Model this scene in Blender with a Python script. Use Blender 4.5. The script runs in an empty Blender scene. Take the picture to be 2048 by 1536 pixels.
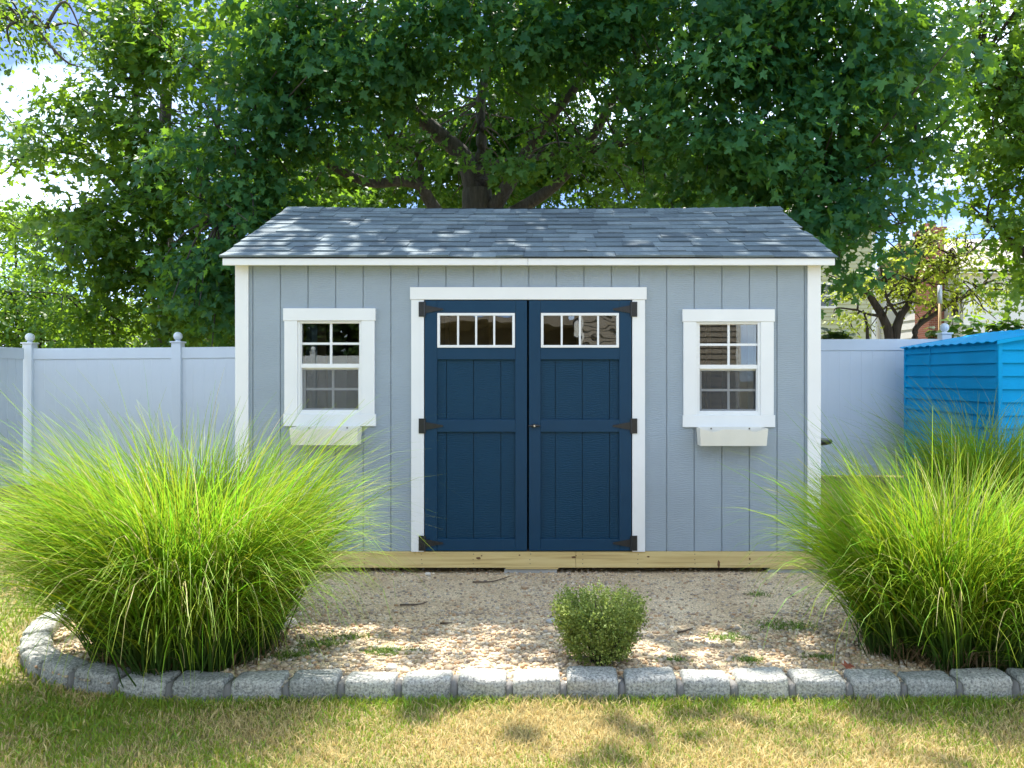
import bpy, bmesh, math, random
import numpy as np
from mathutils import Vector, Matrix

random.seed(7)
RNG = np.random.default_rng(11)
R = math.radians
scene = bpy.context.scene
COL = scene.collection

# ------------------------------------------------------------------ camera, sky, sun, exposure
CAM_Z = 1.455
F_PX = 1539.0
cam_d = bpy.data.cameras.new("camera")
cam_d.sensor_width = 36.0
cam_d.lens = F_PX / 2048 * 36.0
cam_d.shift_x = -72 / 2048
cam_d.shift_y = -13 / 2048
cam_d.clip_start = 0.05
cam_d.clip_end = 2000
cam = bpy.data.objects.new("camera", cam_d)
cam.location = (0, 0, CAM_Z)
cam.rotation_euler = (R(90), 0, 0)
COL.objects.link(cam)
scene.camera = cam

SUN_EL, SUN_AZ = 64.0, -16.0
world = bpy.data.worlds.new("World")
scene.world = world
world.use_nodes = True
wn, wl = world.node_tree.nodes, world.node_tree.links
wn.clear()
w_out = wn.new("ShaderNodeOutputWorld")
w_bg = wn.new("ShaderNodeBackground")
w_bg.inputs["Strength"].default_value = 0.15
sky = wn.new("ShaderNodeTexSky")
sky.sky_type = 'NISHITA'
sky.sun_disc = False
sky.sun_elevation = R(SUN_EL)
sky.sun_rotation = R(SUN_AZ)
sky.air_density = 0.3
sky.dust_density = 0.15
sky.ozone_density = 2.5
w_tc = wn.new("ShaderNodeTexCoord")
w_map = wn.new("ShaderNodeMapping")
w_map.inputs["Scale"].default_value = (1, 1, 2.2)
w_map.inputs["Location"].default_value = (0.35, 0.2, 0.55)
w_n = wn.new("ShaderNodeTexNoise")
w_n.inputs["Scale"].default_value = 2.6
w_n.inputs["Detail"].default_value = 9
w_n.inputs["Roughness"].default_value = 0.56
w_r = wn.new("ShaderNodeValToRGB")
w_r.color_ramp.elements[0].position = 0.45
w_r.color_ramp.elements[1].position = 0.59
w_mix = wn.new("ShaderNodeMixRGB")
w_mix.inputs["Color2"].default_value = (5.9, 7.05, 8.5, 1)
wl.new(w_tc.outputs["Generated"], w_map.inputs["Vector"])
wl.new(w_map.outputs["Vector"], w_n.inputs["Vector"])
wl.new(w_n.outputs["Fac"], w_r.inputs["Fac"])
wl.new(w_r.outputs["Color"], w_mix.inputs["Fac"])
wl.new(sky.outputs["Color"], w_mix.inputs["Color1"])
wl.new(w_mix.outputs["Color"], w_bg.inputs["Color"])
wl.new(w_bg.outputs["Background"], w_out.inputs["Surface"])

sun_d = bpy.data.lights.new("sun", 'SUN')
sun_d.energy = 4.4
sun_d.angle = R(0.53)
sun_d.color = (1.0, 0.95, 0.86)
sun = bpy.data.objects.new("sun", sun_d)
to_sun = Vector((math.sin(R(SUN_AZ)) * math.cos(R(SUN_EL)), math.cos(R(SUN_AZ)) * math.cos(R(SUN_EL)), math.sin(R(SUN_EL))))
sun.rotation_euler = to_sun.to_track_quat('Z', 'Y').to_euler()
sun.location = (0, 5, 30)
COL.objects.link(sun)

scene.view_settings.view_transform = 'Standard'
scene.view_settings.look = 'None'
scene.view_settings.exposure = 1.65
scene.view_settings.gamma = 1.0
scene.render.engine = 'CYCLES'
scene.cycles.max_bounces = 8
scene.cycles.transparent_max_bounces = 24
scene.cycles.caustics_reflective = False
scene.cycles.caustics_refractive = False
scene.cycles.sample_clamp_indirect = 8
scene.cycles.use_denoising = True


# ------------------------------------------------------------------ small maths helpers
def sstep(t):
    t = np.clip(t, 0, 1)
    return t * t * (3 - 2 * t)


def vnoise(x, y, s, seed=0):
    """smooth value noise for numpy arrays, 0..1"""
    x = np.asarray(x, float) / s + 531.7
    y = np.asarray(y, float) / s + 217.3
    xi, yi = np.floor(x).astype(int), np.floor(y).astype(int)
    fx, fy = x - xi, y - yi
    fx, fy = fx * fx * (3 - 2 * fx), fy * fy * (3 - 2 * fy)

    def h(a, b):
        v = np.sin(a * 127.1 + b * 311.7 + seed * 74.7) * 43758.5453
        return v - np.floor(v)
    return (h(xi, yi) * (1 - fx) + h(xi + 1, yi) * fx) * (1 - fy) + (h(xi, yi + 1) * (1 - fx) + h(xi + 1, yi + 1) * fx) * fy


def ground_z(x, y):
    return 0.13 * sstep((np.asarray(y, float) - 6) / 4) * sstep((np.asarray(x, float) + 3) / 6)


def bed_z(x, y):
    return 0.012 + 0.05 * sstep((4.7 - np.asarray(y, float)) / 1.1) + 0.012 * (vnoise(x, y, 0.5, 3) - 0.5) + ground_z(x, y)


# ------------------------------------------------------------------ object helpers
def link(o, parent=None):
    COL.objects.link(o)
    if parent is not None:
        o.parent = parent
    return o


def tag(o, label, cat=None, group=None, kind=None):
    if label:
        o["label"] = label
    if cat:
        o["category"] = cat
    if group:
        o["group"] = group
    if kind:
        o["kind"] = kind
    return o


def empty(name, loc=(0, 0, 0), rz=0.0, parent=None):
    o = bpy.data.objects.new(name, None)
    o.empty_display_size = 0.1
    o.location = loc
    o.rotation_euler = (0, 0, rz)
    return link(o, parent)


def mesh_np(name, V, F, mat, parent=None, col=None, smooth=False):
    """V (n,3); F (m,k) same-size faces; col (n,3) optional point colours"""
    V = np.ascontiguousarray(V, np.float32)
    F = np.ascontiguousarray(F, np.int32)
    me = bpy.data.meshes.new(name)
    k = F.shape[1]
    me.vertices.add(len(V))
    me.vertices.foreach_set("co", V.ravel())
    me.loops.add(F.size)
    me.loops.foreach_set("vertex_index", F.ravel())
    me.polygons.add(len(F))
    me.polygons.foreach_set("loop_start", np.arange(0, F.size, k, dtype=np.int32))
    if smooth:
        me.polygons.foreach_set("use_smooth", np.ones(len(F), bool))
    if col is not None:
        a = me.attributes.new("tint", 'FLOAT_COLOR', 'POINT')
        c4 = np.ones((len(V), 4), np.float32)
        c4[:, :3] = col
        a.data.foreach_set("color", c4.ravel())
    me.update(calc_edges=True)
    me.validate()
    if mat:
        me.materials.append(mat)
    return link(bpy.data.objects.new(name, me), parent)


def mesh_py(name, verts, faces, mat, parent=None, smooth=False):
    me = bpy.data.meshes.new(name)
    me.from_pydata([tuple(v) for v in verts], [], faces)
    me.update()
    if smooth:
        me.polygons.foreach_set("use_smooth", [True] * len(me.polygons))
    if mat:
        me.materials.append(mat)
    return link(bpy.data.objects.new(name, me), parent)


BOXF = [(0, 3, 2, 1), (4, 5, 6, 7), (0, 1, 5, 4), (1, 2, 6, 5), (2, 3, 7, 6), (3, 0, 4, 7)]


def boxes(name, lst, mat, parent=None, bevel=0.0):
    """several axis boxes (x0,x1,y0,y1,z0,z1) that make up ONE piece"""
    bm = bmesh.new()
    for (x0, x1, y0, y1, z0, z1) in lst:
        vs = [bm.verts.new(c) for c in ((x0, y0, z0), (x1, y0, z0), (x1, y1, z0), (x0, y1, z0),
                                        (x0, y0, z1), (x1, y0, z1), (x1, y1, z1), (x0, y1, z1))]
        for f in BOXF:
            bm.faces.new([vs[i] for i in f])
    if bevel:
        bmesh.ops.bevel(bm, geom=list(bm.edges), offset=bevel, segments=2, affect='EDGES', profile=0.5)
    me = bpy.data.meshes.new(name)
    bm.to_mesh(me)
    bm.free()
    if mat:
        me.materials.append(mat)
    return link(bpy.data.objects.new(name, me), parent)


def cut_rects(rect, holes):
    """rect minus holes, as a list of rects (x0,x1,z0,z1)"""
    out = [rect]
    for (hx0, hx1, hz0, hz1) in holes:
        nxt = []
        for (x0, x1, z0, z1) in out:
            if hx0 >= x1 or hx1 <= x0 or hz0 >= z1 or hz1 <= z0:
                nxt.append((x0, x1, z0, z1))
                continue
            if z0 < hz0:
                nxt.append((x0, x1, z0, hz0))
            if hz1 < z1:
                nxt.append((x0, x1, hz1, z1))
            a, b = max(z0, hz0), min(z1, hz1)
            if x0 < hx0:
                nxt.append((x0, hx0, a, b))
            if hx1 < x1:
                nxt.append((hx1, x1, a, b))
        out = nxt
    return [r for r in out if r[1] - r[0] > 0.004 and r[3] - r[2] > 0.004]


def tube_arrays(pts, radii, sides=8):
    pts = [Vector(p) for p in pts]
    V, F = [], []
    up = Vector((0, 0, 1))
    for i, p in enumerate(pts):
        t = (pts[min(i + 1, len(pts) - 1)] - pts[max(i - 1, 0)]).normalized()
        a = t.cross(up)
        if a.length < 0.05:
            a = t.cross(Vector((0, 1, 0)))
        a.normalize()
        b = t.cross(a)
        for k in range(sides):
            th = 2 * math.pi * k / sides
            V.append(p + (a * math.cos(th) + b * math.sin(th)) * radii[i])
    for i in range(len(pts) - 1):
        for k in range(sides):
            k2 = (k + 1) % sides
            F.append((i * sides + k, i * sides + k2, (i + 1) * sides + k2, (i + 1) * sides + k))
    F.append(tuple(range(sides - 1, -1, -1)))
    F.append(tuple((len(pts) - 1) * sides + k for k in range(sides)))
    return V, F


def spline(pts, n):
    """Catmull-Rom through pts, n samples per span"""
    P = [Vector(p) for p in pts]
    P = [P[0] * 2 - P[1]] + P + [P[-1] * 2 - P[-2]]
    out = []
    for i in range(1, len(P) - 2):
        for k in range(n):
            t = k / n
            p0, p1, p2, p3 = P[i - 1], P[i], P[i + 1], P[i + 2]
            out.append(0.5 * ((2 * p1) + (p2 - p0) * t + (2 * p0 - 5 * p1 + 4 * p2 - p3) * t * t + (3 * p1 - p0 - 3 * p2 + p3) * t ** 3))
    out.append(P[-2].copy())
    return out


def tubes(name, lines, mat, parent=None, sides=8):
    """lines: (points, r0, r1[, n]) -> one branching piece"""
    V, F = [], []
    for ln in lines:
        pts, r0, r1 = ln[:3]
        pts = spline(pts, 5) if len(pts) > 2 else [Vector(p) for p in pts]
        n = len(pts)
        v, f = tube_arrays(pts, [r0 + (r1 - r0) * i / (n - 1) for i in range(n)], sides)
        o = len(V)
        V += v
        F += [tuple(i + o for i in q) for q in f]
    return mesh_py(name, V, F, mat, parent, smooth=True)


def lathe(name, prof, mat, parent=None, sides=20, loc=(0, 0, 0)):
    V, F = [], []
    for (r, z) in prof:
        for k in range(sides):
            th = 2 * math.pi * k / sides
            V.append((loc[0] + r * math.cos(th), loc[1] + r * math.sin(th), loc[2] + z))
    for i in range(len(prof) - 1):
        for k in range(sides):
            k2 = (k + 1) % sides
            F.append((i * sides + k, i * sides + k2, (i + 1) * sides + k2, (i + 1) * sides + k))
    F.append(tuple(range(sides - 1, -1, -1)))
    F.append(tuple((len(prof) - 1) * sides + k for k in range(sides)))
    return mesh_py(name, V, F, mat, parent, smooth=True)


def in_poly(px, py, poly):
    px, py = np.asarray(px, float), np.asarray(py, float)
    ins = np.zeros(px.shape, bool)
    n = len(poly)
    for i in range(n):
        x0, y0 = poly[i]
        x1, y1 = poly[(i + 1) % n]
        c = ((y0 > py) != (y1 > py)) & (px < (x1 - x0) * (py - y0) / (y1 - y0 + 1e-12) + x0)
        ins ^= c
    return ins


# ------------------------------------------------------------------ materials
def new_mat(name):
    m = bpy.data.materials.new(name)
    m.use_nodes = True
    nt = m.node_tree
    return m, nt.nodes, nt.links, nt.nodes["Principled BSDF"]


def noise(n, l, scale, detail=4, rough=0.55, vec=None, stretch=None, coord="Object"):
    t = n.new("ShaderNodeTexNoise")
    t.inputs["Scale"].default_value = scale
    t.inputs["Detail"].default_value = detail
    t.inputs["Roughness"].default_value = rough
    tc = n.new("ShaderNodeTexCoord")
    src = tc.outputs[coord]
    if stretch:
        mp = n.new("ShaderNodeMapping")
        mp.inputs["Scale"].default_value = stretch
        l.new(src, mp.inputs["Vector"])
        src = mp.outputs["Vector"]
    l.new(src, t.inputs["Vector"])
    return t


def ramp(n, l, src, stops):
    r = n.new("ShaderNodeValToRGB")
    e = r.color_ramp.elements
    while len(e) < len(stops):
        e.new(0.5)
    for i, (p, c) in enumerate(stops):
        e[i].position = p
        e[i].color = (*c, 1)
    l.new(src, r.inputs["Fac"])
    return r


def bump(n, l, src, bsdf, strength=0.3, dist=0.01):
    b = n.new("ShaderNodeBump")
    b.inputs["Strength"].default_value = strength
    b.inputs["Distance"].default_value = dist
    l.new(src, b.inputs["Height"])
    l.new(b.outputs["Normal"], bsdf.inputs["Normal"])
    return b


def sc(c, k):
    return tuple(min(1, v * k) for v in c)


def plain(name, c, rough=0.5, var=0.08, nscale=6.0, bstr=0.0, bscale=60.0, bdist=0.003, stretch=None, metal=0.0, spec=0.5, bstretch=None):
    m, n, l, b = new_mat(name)
    t = noise(n, l, nscale, 5, stretch=stretch)
    r = ramp(n, l, t.outputs["Fac"], [(0.3, sc(c, 1 - var)), (0.7, sc(c, 1 + var))])
    l.new(r.outputs["Color"], b.inputs["Base Color"])
    b.inputs["Roughness"].default_value = rough
    b.inputs["Metallic"].default_value = metal
    b.inputs["Specular IOR Level"].default_value = spec
    if bstr:
        t2 = noise(n, l, bscale, 5, stretch=bstretch)
        bump(n, l, t2.outputs["Fac"], b, bstr, bdist)
    return m


def paint_wood(name, c, rough, bstr):
    """painted embossed wood-grain panel"""
    m, n, l, b = new_mat(name)
    t = noise(n, l, 2.5, 4)
    r = ramp(n, l, t.outputs["Fac"], [(0.3, sc(c, 0.94)), (0.7, sc(c, 1.05))])
    l.new(r.outputs["Color"], b.inputs["Base Color"])
    b.inputs["Roughness"].default_value = rough
    w = n.new("ShaderNodeTexWave")
    w.wave_type = 'BANDS'
    w.bands_direction = 'Z'
    w.inputs["Scale"].default_value = 20
    w.inputs["Distortion"].default_value = 9
    w.inputs["Detail"].default_value = 3
    w.inputs["Detail Scale"].default_value = 1.3
    tc = n.new("ShaderNodeTexCoord")
    mp = n.new("ShaderNodeMapping")
    mp.inputs["Scale"].default_value = (0.6, 1, 1)
    l.new(tc.outputs["Object"], mp.inputs["Vector"])
    l.new(mp.outputs["Vector"], w.inputs["Vector"])
    n2 = noise(n, l, 9, 3, stretch=(1.5, 1, 1))
    mul = n.new("ShaderNodeMath")
    mul.operation = 'MULTIPLY'
    l.new(w.outputs["Fac"], mul.inputs[0])
    l.new(n2.outputs["Fac"], mul.inputs[1])
    bump(n, l, mul.outputs[0], b, bstr, 0.004)
    return m


def leaf_mat(name, dark, light, trans, tfac=0.45, rough=0.45, spec=0.35):
    m, n, l, b = new_mat(name)
    a = n.new("ShaderNodeAttribute")
    a.attribute_name = "tint"
    sep = n.new("ShaderNodeSeparateColor")
    l.new(a.outputs["Color"], sep.inputs["Color"])
    r = ramp(n, l, sep.outputs["Red"], [(0.0, dark), (0.8, light), (1.0, (min(light[0] * 2.2, light[1] * 0.95), light[1] * 1.2, light[2] * 0.7))])
    l.new(r.outputs["Color"], b.inputs["Base Color"])
    b.inputs["Roughness"].default_value = rough
    b.inputs["Specular IOR Level"].default_value = spec
    tr = n.new("ShaderNodeBsdfTranslucent")
    r2 = ramp(n, l, sep.outputs["Red"], [(0.0, sc(trans, 0.7)), (1.0, trans)])
    l.new(r2.outputs["Color"], tr.inputs["Color"])
    mx = n.new("ShaderNodeMixShader")
    mx.inputs["Fac"].default_value = tfac
    l.new(b.outputs["BSDF"], mx.inputs[1])
    l.new(tr.outputs["BSDF"], mx.inputs[2])
    l.new(mx.outputs["Shader"], n["Material Output"].inputs["Surface"])
    return m


def tint_mat(name, rough=0.8, spec=0.3, tfac=0.0, vary=0.0):
    """colour straight from the point attribute"""
    m, n, l, b = new_mat(name)
    a = n.new("ShaderNodeAttribute")
    a.attribute_name = "tint"
    src = a.outputs["Color"]
    if vary:
        t = noise(n, l, 90, 3)
        r = ramp(n, l, t.outputs["Fac"], [(0.3, (1 - vary,) * 3), (0.7, (1 + vary * 0.4,) * 3)])
        mm = n.new("ShaderNodeMixRGB")
        mm.blend_type = 'MULTIPLY'
        mm.inputs["Fac"].default_value = 1
        l.new(src, mm.inputs["Color1"])
        l.new(r.outputs["Color"], mm.inputs["Color2"])
        src = mm.outputs["Color"]
    l.new(src, b.inputs["Base Color"])
    b.inputs["Roughness"].default_value = rough
    b.inputs["Specular IOR Level"].default_value = spec
    if tfac:
        tr = n.new("ShaderNodeBsdfTranslucent")
        l.new(src, tr.inputs["Color"])
        mx = n.new("ShaderNodeMixShader")
        mx.inputs["Fac"].default_value = tfac
        l.new(b.outputs["BSDF"], mx.inputs[1])
        l.new(tr.outputs["BSDF"], mx.inputs[2])
        l.new(mx.outputs["Shader"], n["Material Output"].inputs["Surface"])
    return m


def glass_mat(name, wob=0.0, gain=2.2):
    m = bpy.data.materials.new(name)
    m.use_nodes = True
    n, l = m.node_tree.nodes, m.node_tree.links
    n.remove(n["Principled BSDF"])
    tr = n.new("ShaderNodeBsdfTransparent")
    tr.inputs["Color"].default_value = (0.80, 0.84, 0.83, 1)
    gl = n.new("ShaderNodeBsdfGlossy")
    gl.inputs["Roughness"].default_value = 0.0
    fr = n.new("ShaderNodeFresnel")
    fr.inputs["IOR"].default_value = 1.5
    mu = n.new("ShaderNodeMath")
    mu.operation = 'MULTIPLY'
    mu.use_clamp = True
    mu.inputs[1].default_value = gain
    l.new(fr.outputs["Fac"], mu.inputs[0])
    mx = n.new("ShaderNodeMixShader")
    l.new(mu.outputs[0], mx.inputs["Fac"])
    l.new(tr.outputs["BSDF"], mx.inputs[1])
    l.new(gl.outputs["BSDF"], mx.inputs[2])
    if wob:
        t = noise(n, l, 7, 1)
        b = n.new("ShaderNodeBump")
        b.inputs["Strength"].default_value = wob
        b.inputs["Distance"].default_value = 0.004
        l.new(t.outputs["Fac"], b.inputs["Height"])
        l.new(b.outputs["Normal"], gl.inputs["Normal"])
    l.new(mx.outputs["Shader"], n["Material Output"].inputs["Surface"])
    return m


def screen_mat(name):
    m = bpy.data.materials.new(name)
    m.use_nodes = True
    n, l = m.node_tree.nodes, m.node_tree.links
    b = n["Principled BSDF"]
    b.inputs["Base Color"].default_value = (0.07, 0.075, 0.08, 1)
    b.inputs["Roughness"].default_value = 0.6
    tr = n.new("ShaderNodeBsdfTransparent")
    mx = n.new("ShaderNodeMixShader")
    mx.inputs["Fac"].default_value = 0.28
    l.new(tr.outputs["BSDF"], mx.inputs[1])
    l.new(b.outputs["BSDF"], mx.inputs[2])
    l.new(mx.outputs["Shader"], n["Material Output"].inputs["Surface"])
    return m


def shingle_mat():
    m, n, l, b = new_mat("asphalt_shingle")
    oi = n.new("ShaderNodeObjectInfo")
    r = ramp(n, l, oi.outputs["Random"], [(0.0, (0.078, 0.108, 0.130)), (0.3, (0.100, 0.138, 0.162)), (0.65, (0.125, 0.168, 0.192)), (1.0, (0.165, 0.208, 0.230))])
    t = noise(n, l, 420, 2)
    r2 = ramp(n, l, t.outputs["Fac"], [(0.30, (0.55, 0.55, 0.55)), (0.70, (1.35, 1.35, 1.35))])
    t3 = noise(n, l, 5, 3)
    r3 = ramp(n, l, t3.outputs["Fac"], [(0.3, (0.85, 0.85, 0.87)), (0.7, (1.12, 1.12, 1.1))])
    mm = n.new("ShaderNodeMixRGB")
    mm.blend_type = 'MULTIPLY'
    mm.inputs["Fac"].default_value = 1
    l.new(r.outputs["Color"], mm.inputs["Color1"])
    l.new(r2.outputs["Color"], mm.inputs["Color2"])
    m2 = n.new("ShaderNodeMixRGB")
    m2.blend_type = 'MULTIPLY'
    m2.inputs["Fac"].default_value = 1
    l.new(mm.outputs["Color"], m2.inputs["Color1"])
    l.new(r3.outputs["Color"], m2.inputs["Color2"])
    l.new(m2.outputs["Color"], b.inputs["Base Color"])
    b.inputs["Roughness"].default_value = 0.85
    bump(n, l, t.outputs["Fac"], b, 0.5, 0.003)
    return m


def granite_mat(name):
    m, n, l, b = new_mat(name)
    t = noise(n, l, 85, 5, 0.7)
    r = ramp(n, l, t.outputs["Fac"], [(0.35, (0.11, 0.11, 0.108)), (0.46, (0.29, 0.285, 0.275)), (0.58, (0.44, 0.43, 0.41)), (0.72, (0.64, 0.625, 0.59))])
    t2 = noise(n, l, 7, 4)
    oi = n.new("ShaderNodeObjectInfo")
    r2 = ramp(n, l, t2.outputs["Fac"], [(0.3, (0.72, 0.76, 0.74)), (0.7, (1.1, 1.08, 1.04))])
    r3 = ramp(n, l, oi.outputs["Random"], [(0.0, (0.86, 0.87, 0.86)), (0.5, (1.08, 1.07, 1.05)), (1.0, (1.28, 1.25, 1.2))])
    a = n.new("ShaderNodeMixRGB")
    a.blend_type = 'MULTIPLY'
    a.inputs["Fac"].default_value = 1
    l.new(r.outputs["Color"], a.inputs["Color1"])
    l.new(r2.outputs["Color"], a.inputs["Color2"])
    a2 = n.new("ShaderNodeMixRGB")
    a2.blend_type = 'MULTIPLY'
    a2.inputs["Fac"].default_value = 1
    l.new(a.outputs["Color"], a2.inputs["Color1"])
    l.new(r3.outputs["Color"], a2.inputs["Color2"])
    l.new(a2.outputs["Color"], b.inputs["Base Color"])
    b.inputs["Roughness"].default_value = 0.8
    t4 = noise(n, l, 38, 6, 0.65)
    bump(n, l, t4.outputs["Fac"], b, 0.8, 0.012)
    return m


def gravel_mat():
    m, n, l, b = new_mat("sandy_gravel")
    t = noise(n, l, 3.0, 4)
    r = ramp(n, l, t.outputs["Fac"], [(0.3, (0.52, 0.39, 0.24)), (0.5, (0.64, 0.50, 0.325)), (0.7, (0.70, 0.57, 0.385))])
    v = n.new("ShaderNodeTexVoronoi")
    v.inputs["Scale"].default_value = 130
    tc = n.new("ShaderNodeTexCoord")
    l.new(tc.outputs["Object"], v.inputs["Vector"])
    sp = n.new("ShaderNodeSeparateColor")
    l.new(v.outputs["Color"], sp.inputs["Color"])
    r2 = ramp(n, l, sp.outputs["Red"], [(0.0, (0.5, 0.48, 0.45)), (0.5, (0.95, 0.93, 0.9)), (0.92, (1.2, 1.15, 1.05)), (1.0, (1.7, 1.65, 1.6))])
    mm = n.new("ShaderNodeMixRGB")
    mm.blend_type = 'MULTIPLY'
    mm.inputs["Fac"].default_value = 0.85
    l.new(r.outputs["Color"], mm.inputs["Color1"])
    l.new(r2.outputs["Color"], mm.inputs["Color2"])
    l.new(mm.outputs["Color"], b.inputs["Base Color"])
    b.inputs["Roughness"].default_value = 0.95
    bump(n, l, v.outputs["Distance"], b, 0.9, 0.006)
    return m


def lawn_mat():
    m, n, l, b = new_mat("lawn_soil")
    t = noise(n, l, 1.6, 6, 0.6)
    r = ramp(n, l, t.outputs["Fac"], [(0.35, (0.12, 0.14, 0.035)), (0.5, (0.25, 0.21, 0.09)), (0.68, (0.36, 0.28, 0.14))])
    l.new(r.outputs["Color"], b.inputs["Base Color"])
    b.inputs["Roughness"].default_value = 1.0
    t2 = noise(n, l, 60, 5)
    bump(n, l, t2.outputs["Fac"], b, 0.7, 0.02)
    return m


def beam_mat():
    m, n, l, b = new_mat("treated_pine")
    w = n.new("ShaderNodeTexNoise")
    tc = n.new("ShaderNodeTexCoord")
    mp = n.new("ShaderNodeMapping")
    mp.inputs["Scale"].default_value = (0.7, 8, 16)
    l.new(tc.outputs["Object"], mp.inputs["Vector"])
    l.new(mp.outputs["Vector"], w.inputs["Vector"])
    w.inputs["Scale"].default_value = 2.2
    w.inputs["Detail"].default_value = 6
    w.inputs["Distortion"].default_value = 0.6
    r = ramp(n, l, w.outputs["Fac"], [(0.30, (0.44, 0.29, 0.11)), (0.45, (0.60, 0.44, 0.18)), (0.6, (0.68, 0.53, 0.24)), (0.75, (0.62, 0.46, 0.19))])
    l.new(r.outputs["Color"], b.inputs["Base Color"])
    b.inputs["Roughness"].default_value = 0.7
    bump(n, l, w.outputs["Fac"], b, 0.15, 0.004)
    return m


def bark_mat(name, c):
    m, n, l, b = new_mat(name)
    t = noise(n, l, 7, 6, 0.65, stretch=(3, 3, 0.6))
    r = ramp(n, l, t.outputs["Fac"], [(0.3, sc(c, 0.45)), (0.55, c), (0.75, sc(c, 1.6))])
    l.new(r.outputs["Color"], b.inputs["Base Color"])
    b.inputs["Roughness"].default_value = 0.9
    bump(n, l, t.outputs["Fac"], b, 0.9, 0.03)
    return m


def brick_mat():
    m, n, l, b = new_mat("red_brick")
    br = n.new("ShaderNodeTexBrick")
    br.inputs["Color1"].default_value = (0.32, 0.11, 0.07, 1)
    br.inputs["Color2"].default_value = (0.24, 0.08, 0.055, 1)
    br.inputs["Mortar"].default_value = (0.4, 0.36, 0.32, 1)
    br.inputs["Scale"].default_value = 4.5
    br.inputs["Mortar Size"].default_value = 0.012
    tc = n.new("ShaderNodeTexCoord")
    mp = n.new("ShaderNodeMapping")
    mp.inputs["Rotation"].default_value = (R(90), 0, 0)
    l.new(tc.outputs["Object"], mp.inputs["Vector"])
    l.new(mp.outputs["Vector"], br.inputs["Vector"])
    l.new(br.outputs["Color"], b.inputs["Base Color"])
    b.inputs["Roughness"].default_value = 0.9
    return m


M = {}
M["white"] = plain("white_trim_paint", (0.80, 0.80, 0.79), 0.45, 0.03, 3, 0.12, 70, 0.002)
M["siding"] = paint_wood("grey_siding_paint", (0.300, 0.355, 0.405), 0.6, 0.4)
M["navy"] = paint_wood("navy_panel_paint", (0.002, 0.036, 0.076), 0.48, 0.5)
M["navy"].node_tree.nodes["Principled BSDF"].inputs["Specular IOR Level"].default_value = 0.25
M["navy_frame"] = plain("navy_frame_paint", (0.003, 0.038, 0.084), 0.45, 0.06, 4, 0.10, 50, 0.002, spec=0.3)
M["vinyl"] = plain("white_vinyl_sash", (0.80, 0.80, 0.79), 0.35, 0.02)
M["fence"] = plain("fence_vinyl", (0.72, 0.77, 0.82), 0.4, 0.03, 2)
M["planter"] = plain("planter_plastic", (0.78, 0.75, 0.66), 0.45, 0.04)
M["black"] = plain("black_iron", (0.016, 0.017, 0.018), 0.42, 0.2, 30, 0.1, 120, 0.001)
M["steel"] = plain("keyhole_steel", (0.75, 0.75, 0.75), 0.25, 0.02, metal=0.8)
M["shingle"] = shingle_mat()
M["beam"] = beam_mat()
M["knot"] = plain("pine_knot", (0.14, 0.065, 0.025), 0.8, 0.3, 60)
M["nail"] = plain("nail_head", (0.13, 0.10, 0.06), 0.6, 0.1)
M["wood_in"] = plain("stud_wood", (0.30, 0.19, 0.10), 0.8, 0.25, 3, stretch=(4, 4, 0.5))
M["ply"] = plain("sheathing", (0.10, 0.072, 0.048), 0.85, 0.25, 4)
M["glass"] = glass_mat("window_glass", 0.02)
M["glass_wavy"] = glass_mat("wavy_acrylic", 0.20, 2.6)
M["screen"] = screen_mat("insect_mesh")
M["concrete"] = plain("concrete", (0.40, 0.40, 0.39), 0.9, 0.15, 12, 0.4, 90, 0.004)
M["granite"] = granite_mat("granite")
M["mortar"] = plain("mortar", (0.165, 0.158, 0.148), 0.9, 0.15, 14, 0.6, 60, 0.006)
M["gravel"] = gravel_mat()
M["pebble"] = tint_mat("pebble", 0.75, 0.3, vary=0.25)
M["lawn"] = lawn_mat()
M["grass"] = tint_mat("grass_blade", 0.6, 0.25, 0.35)
M["clump"] = tint_mat("clump_blade", 0.5, 0.25, 0.5)
M["maple"] = leaf_mat("maple_leaf", (0.008, 0.070, 0.044), (0.040, 0.150, 0.062), (0.26, 0.48, 0.03), 0.45, spec=0.2)
M["leaf_light"] = leaf_mat("light_leaf", (0.016, 0.075, 0.024), (0.065, 0.17, 0.036), (0.32, 0.52, 0.03), 0.48, spec=0.25)
M["dogwood"] = leaf_mat("yellow_green_leaf", (0.10, 0.18, 0.025), (0.32, 0.40, 0.05), (0.52, 0.62, 0.06), 0.45)
M["far_leaf"] = leaf_mat("far_leaf", (0.022, 0.060, 0.018), (0.060, 0.115, 0.028), (0.22, 0.33, 0.04), 0.4)
M["shrub"] = leaf_mat("variegated_leaf", (0.055, 0.125, 0.022), (0.38, 0.42, 0.12), (0.34, 0.42, 0.06), 0.3, spec=0.12)
M["bark"] = bark_mat("maple_bark", (0.082, 0.074, 0.070))
M["bark_dark"] = bark_mat("dark_bark", (0.055, 0.042, 0.035))
M["blue"] = plain("blue_sheet_metal", (0.0, 0.33, 0.66), 0.55, 0.14, 1.3, spec=0.12)
M["house_y"] = plain("pale_yellow_siding", (0.52, 0.52, 0.34), 0.6, 0.03)
M["house_w"] = plain("white_shingle_siding", (0.74, 0.75, 0.76), 0.65, 0.04)
M["house_t"] = plain("taupe_vinyl_siding", (0.27, 0.235, 0.19), 0.6, 0.05)
M["house_roof"] = plain("weathered_roof", (0.36, 0.32, 0.28), 0.9, 0.15, 8, 0.5, 40, 0.01)
M["brick"] = brick_mat()
M["dark_glass"] = plain("dark_window_glass", (0.03, 0.038, 0.045), 0.08, 0.1)
M["tan_pole"] = plain("tan_painted_pole", (0.36, 0.23, 0.09), 0.5, 0.1)
M["grey_cap"] = plain("galvanised_cap", (0.55, 0.57, 0.58), 0.45, 0.05, metal=0.3)
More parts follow.
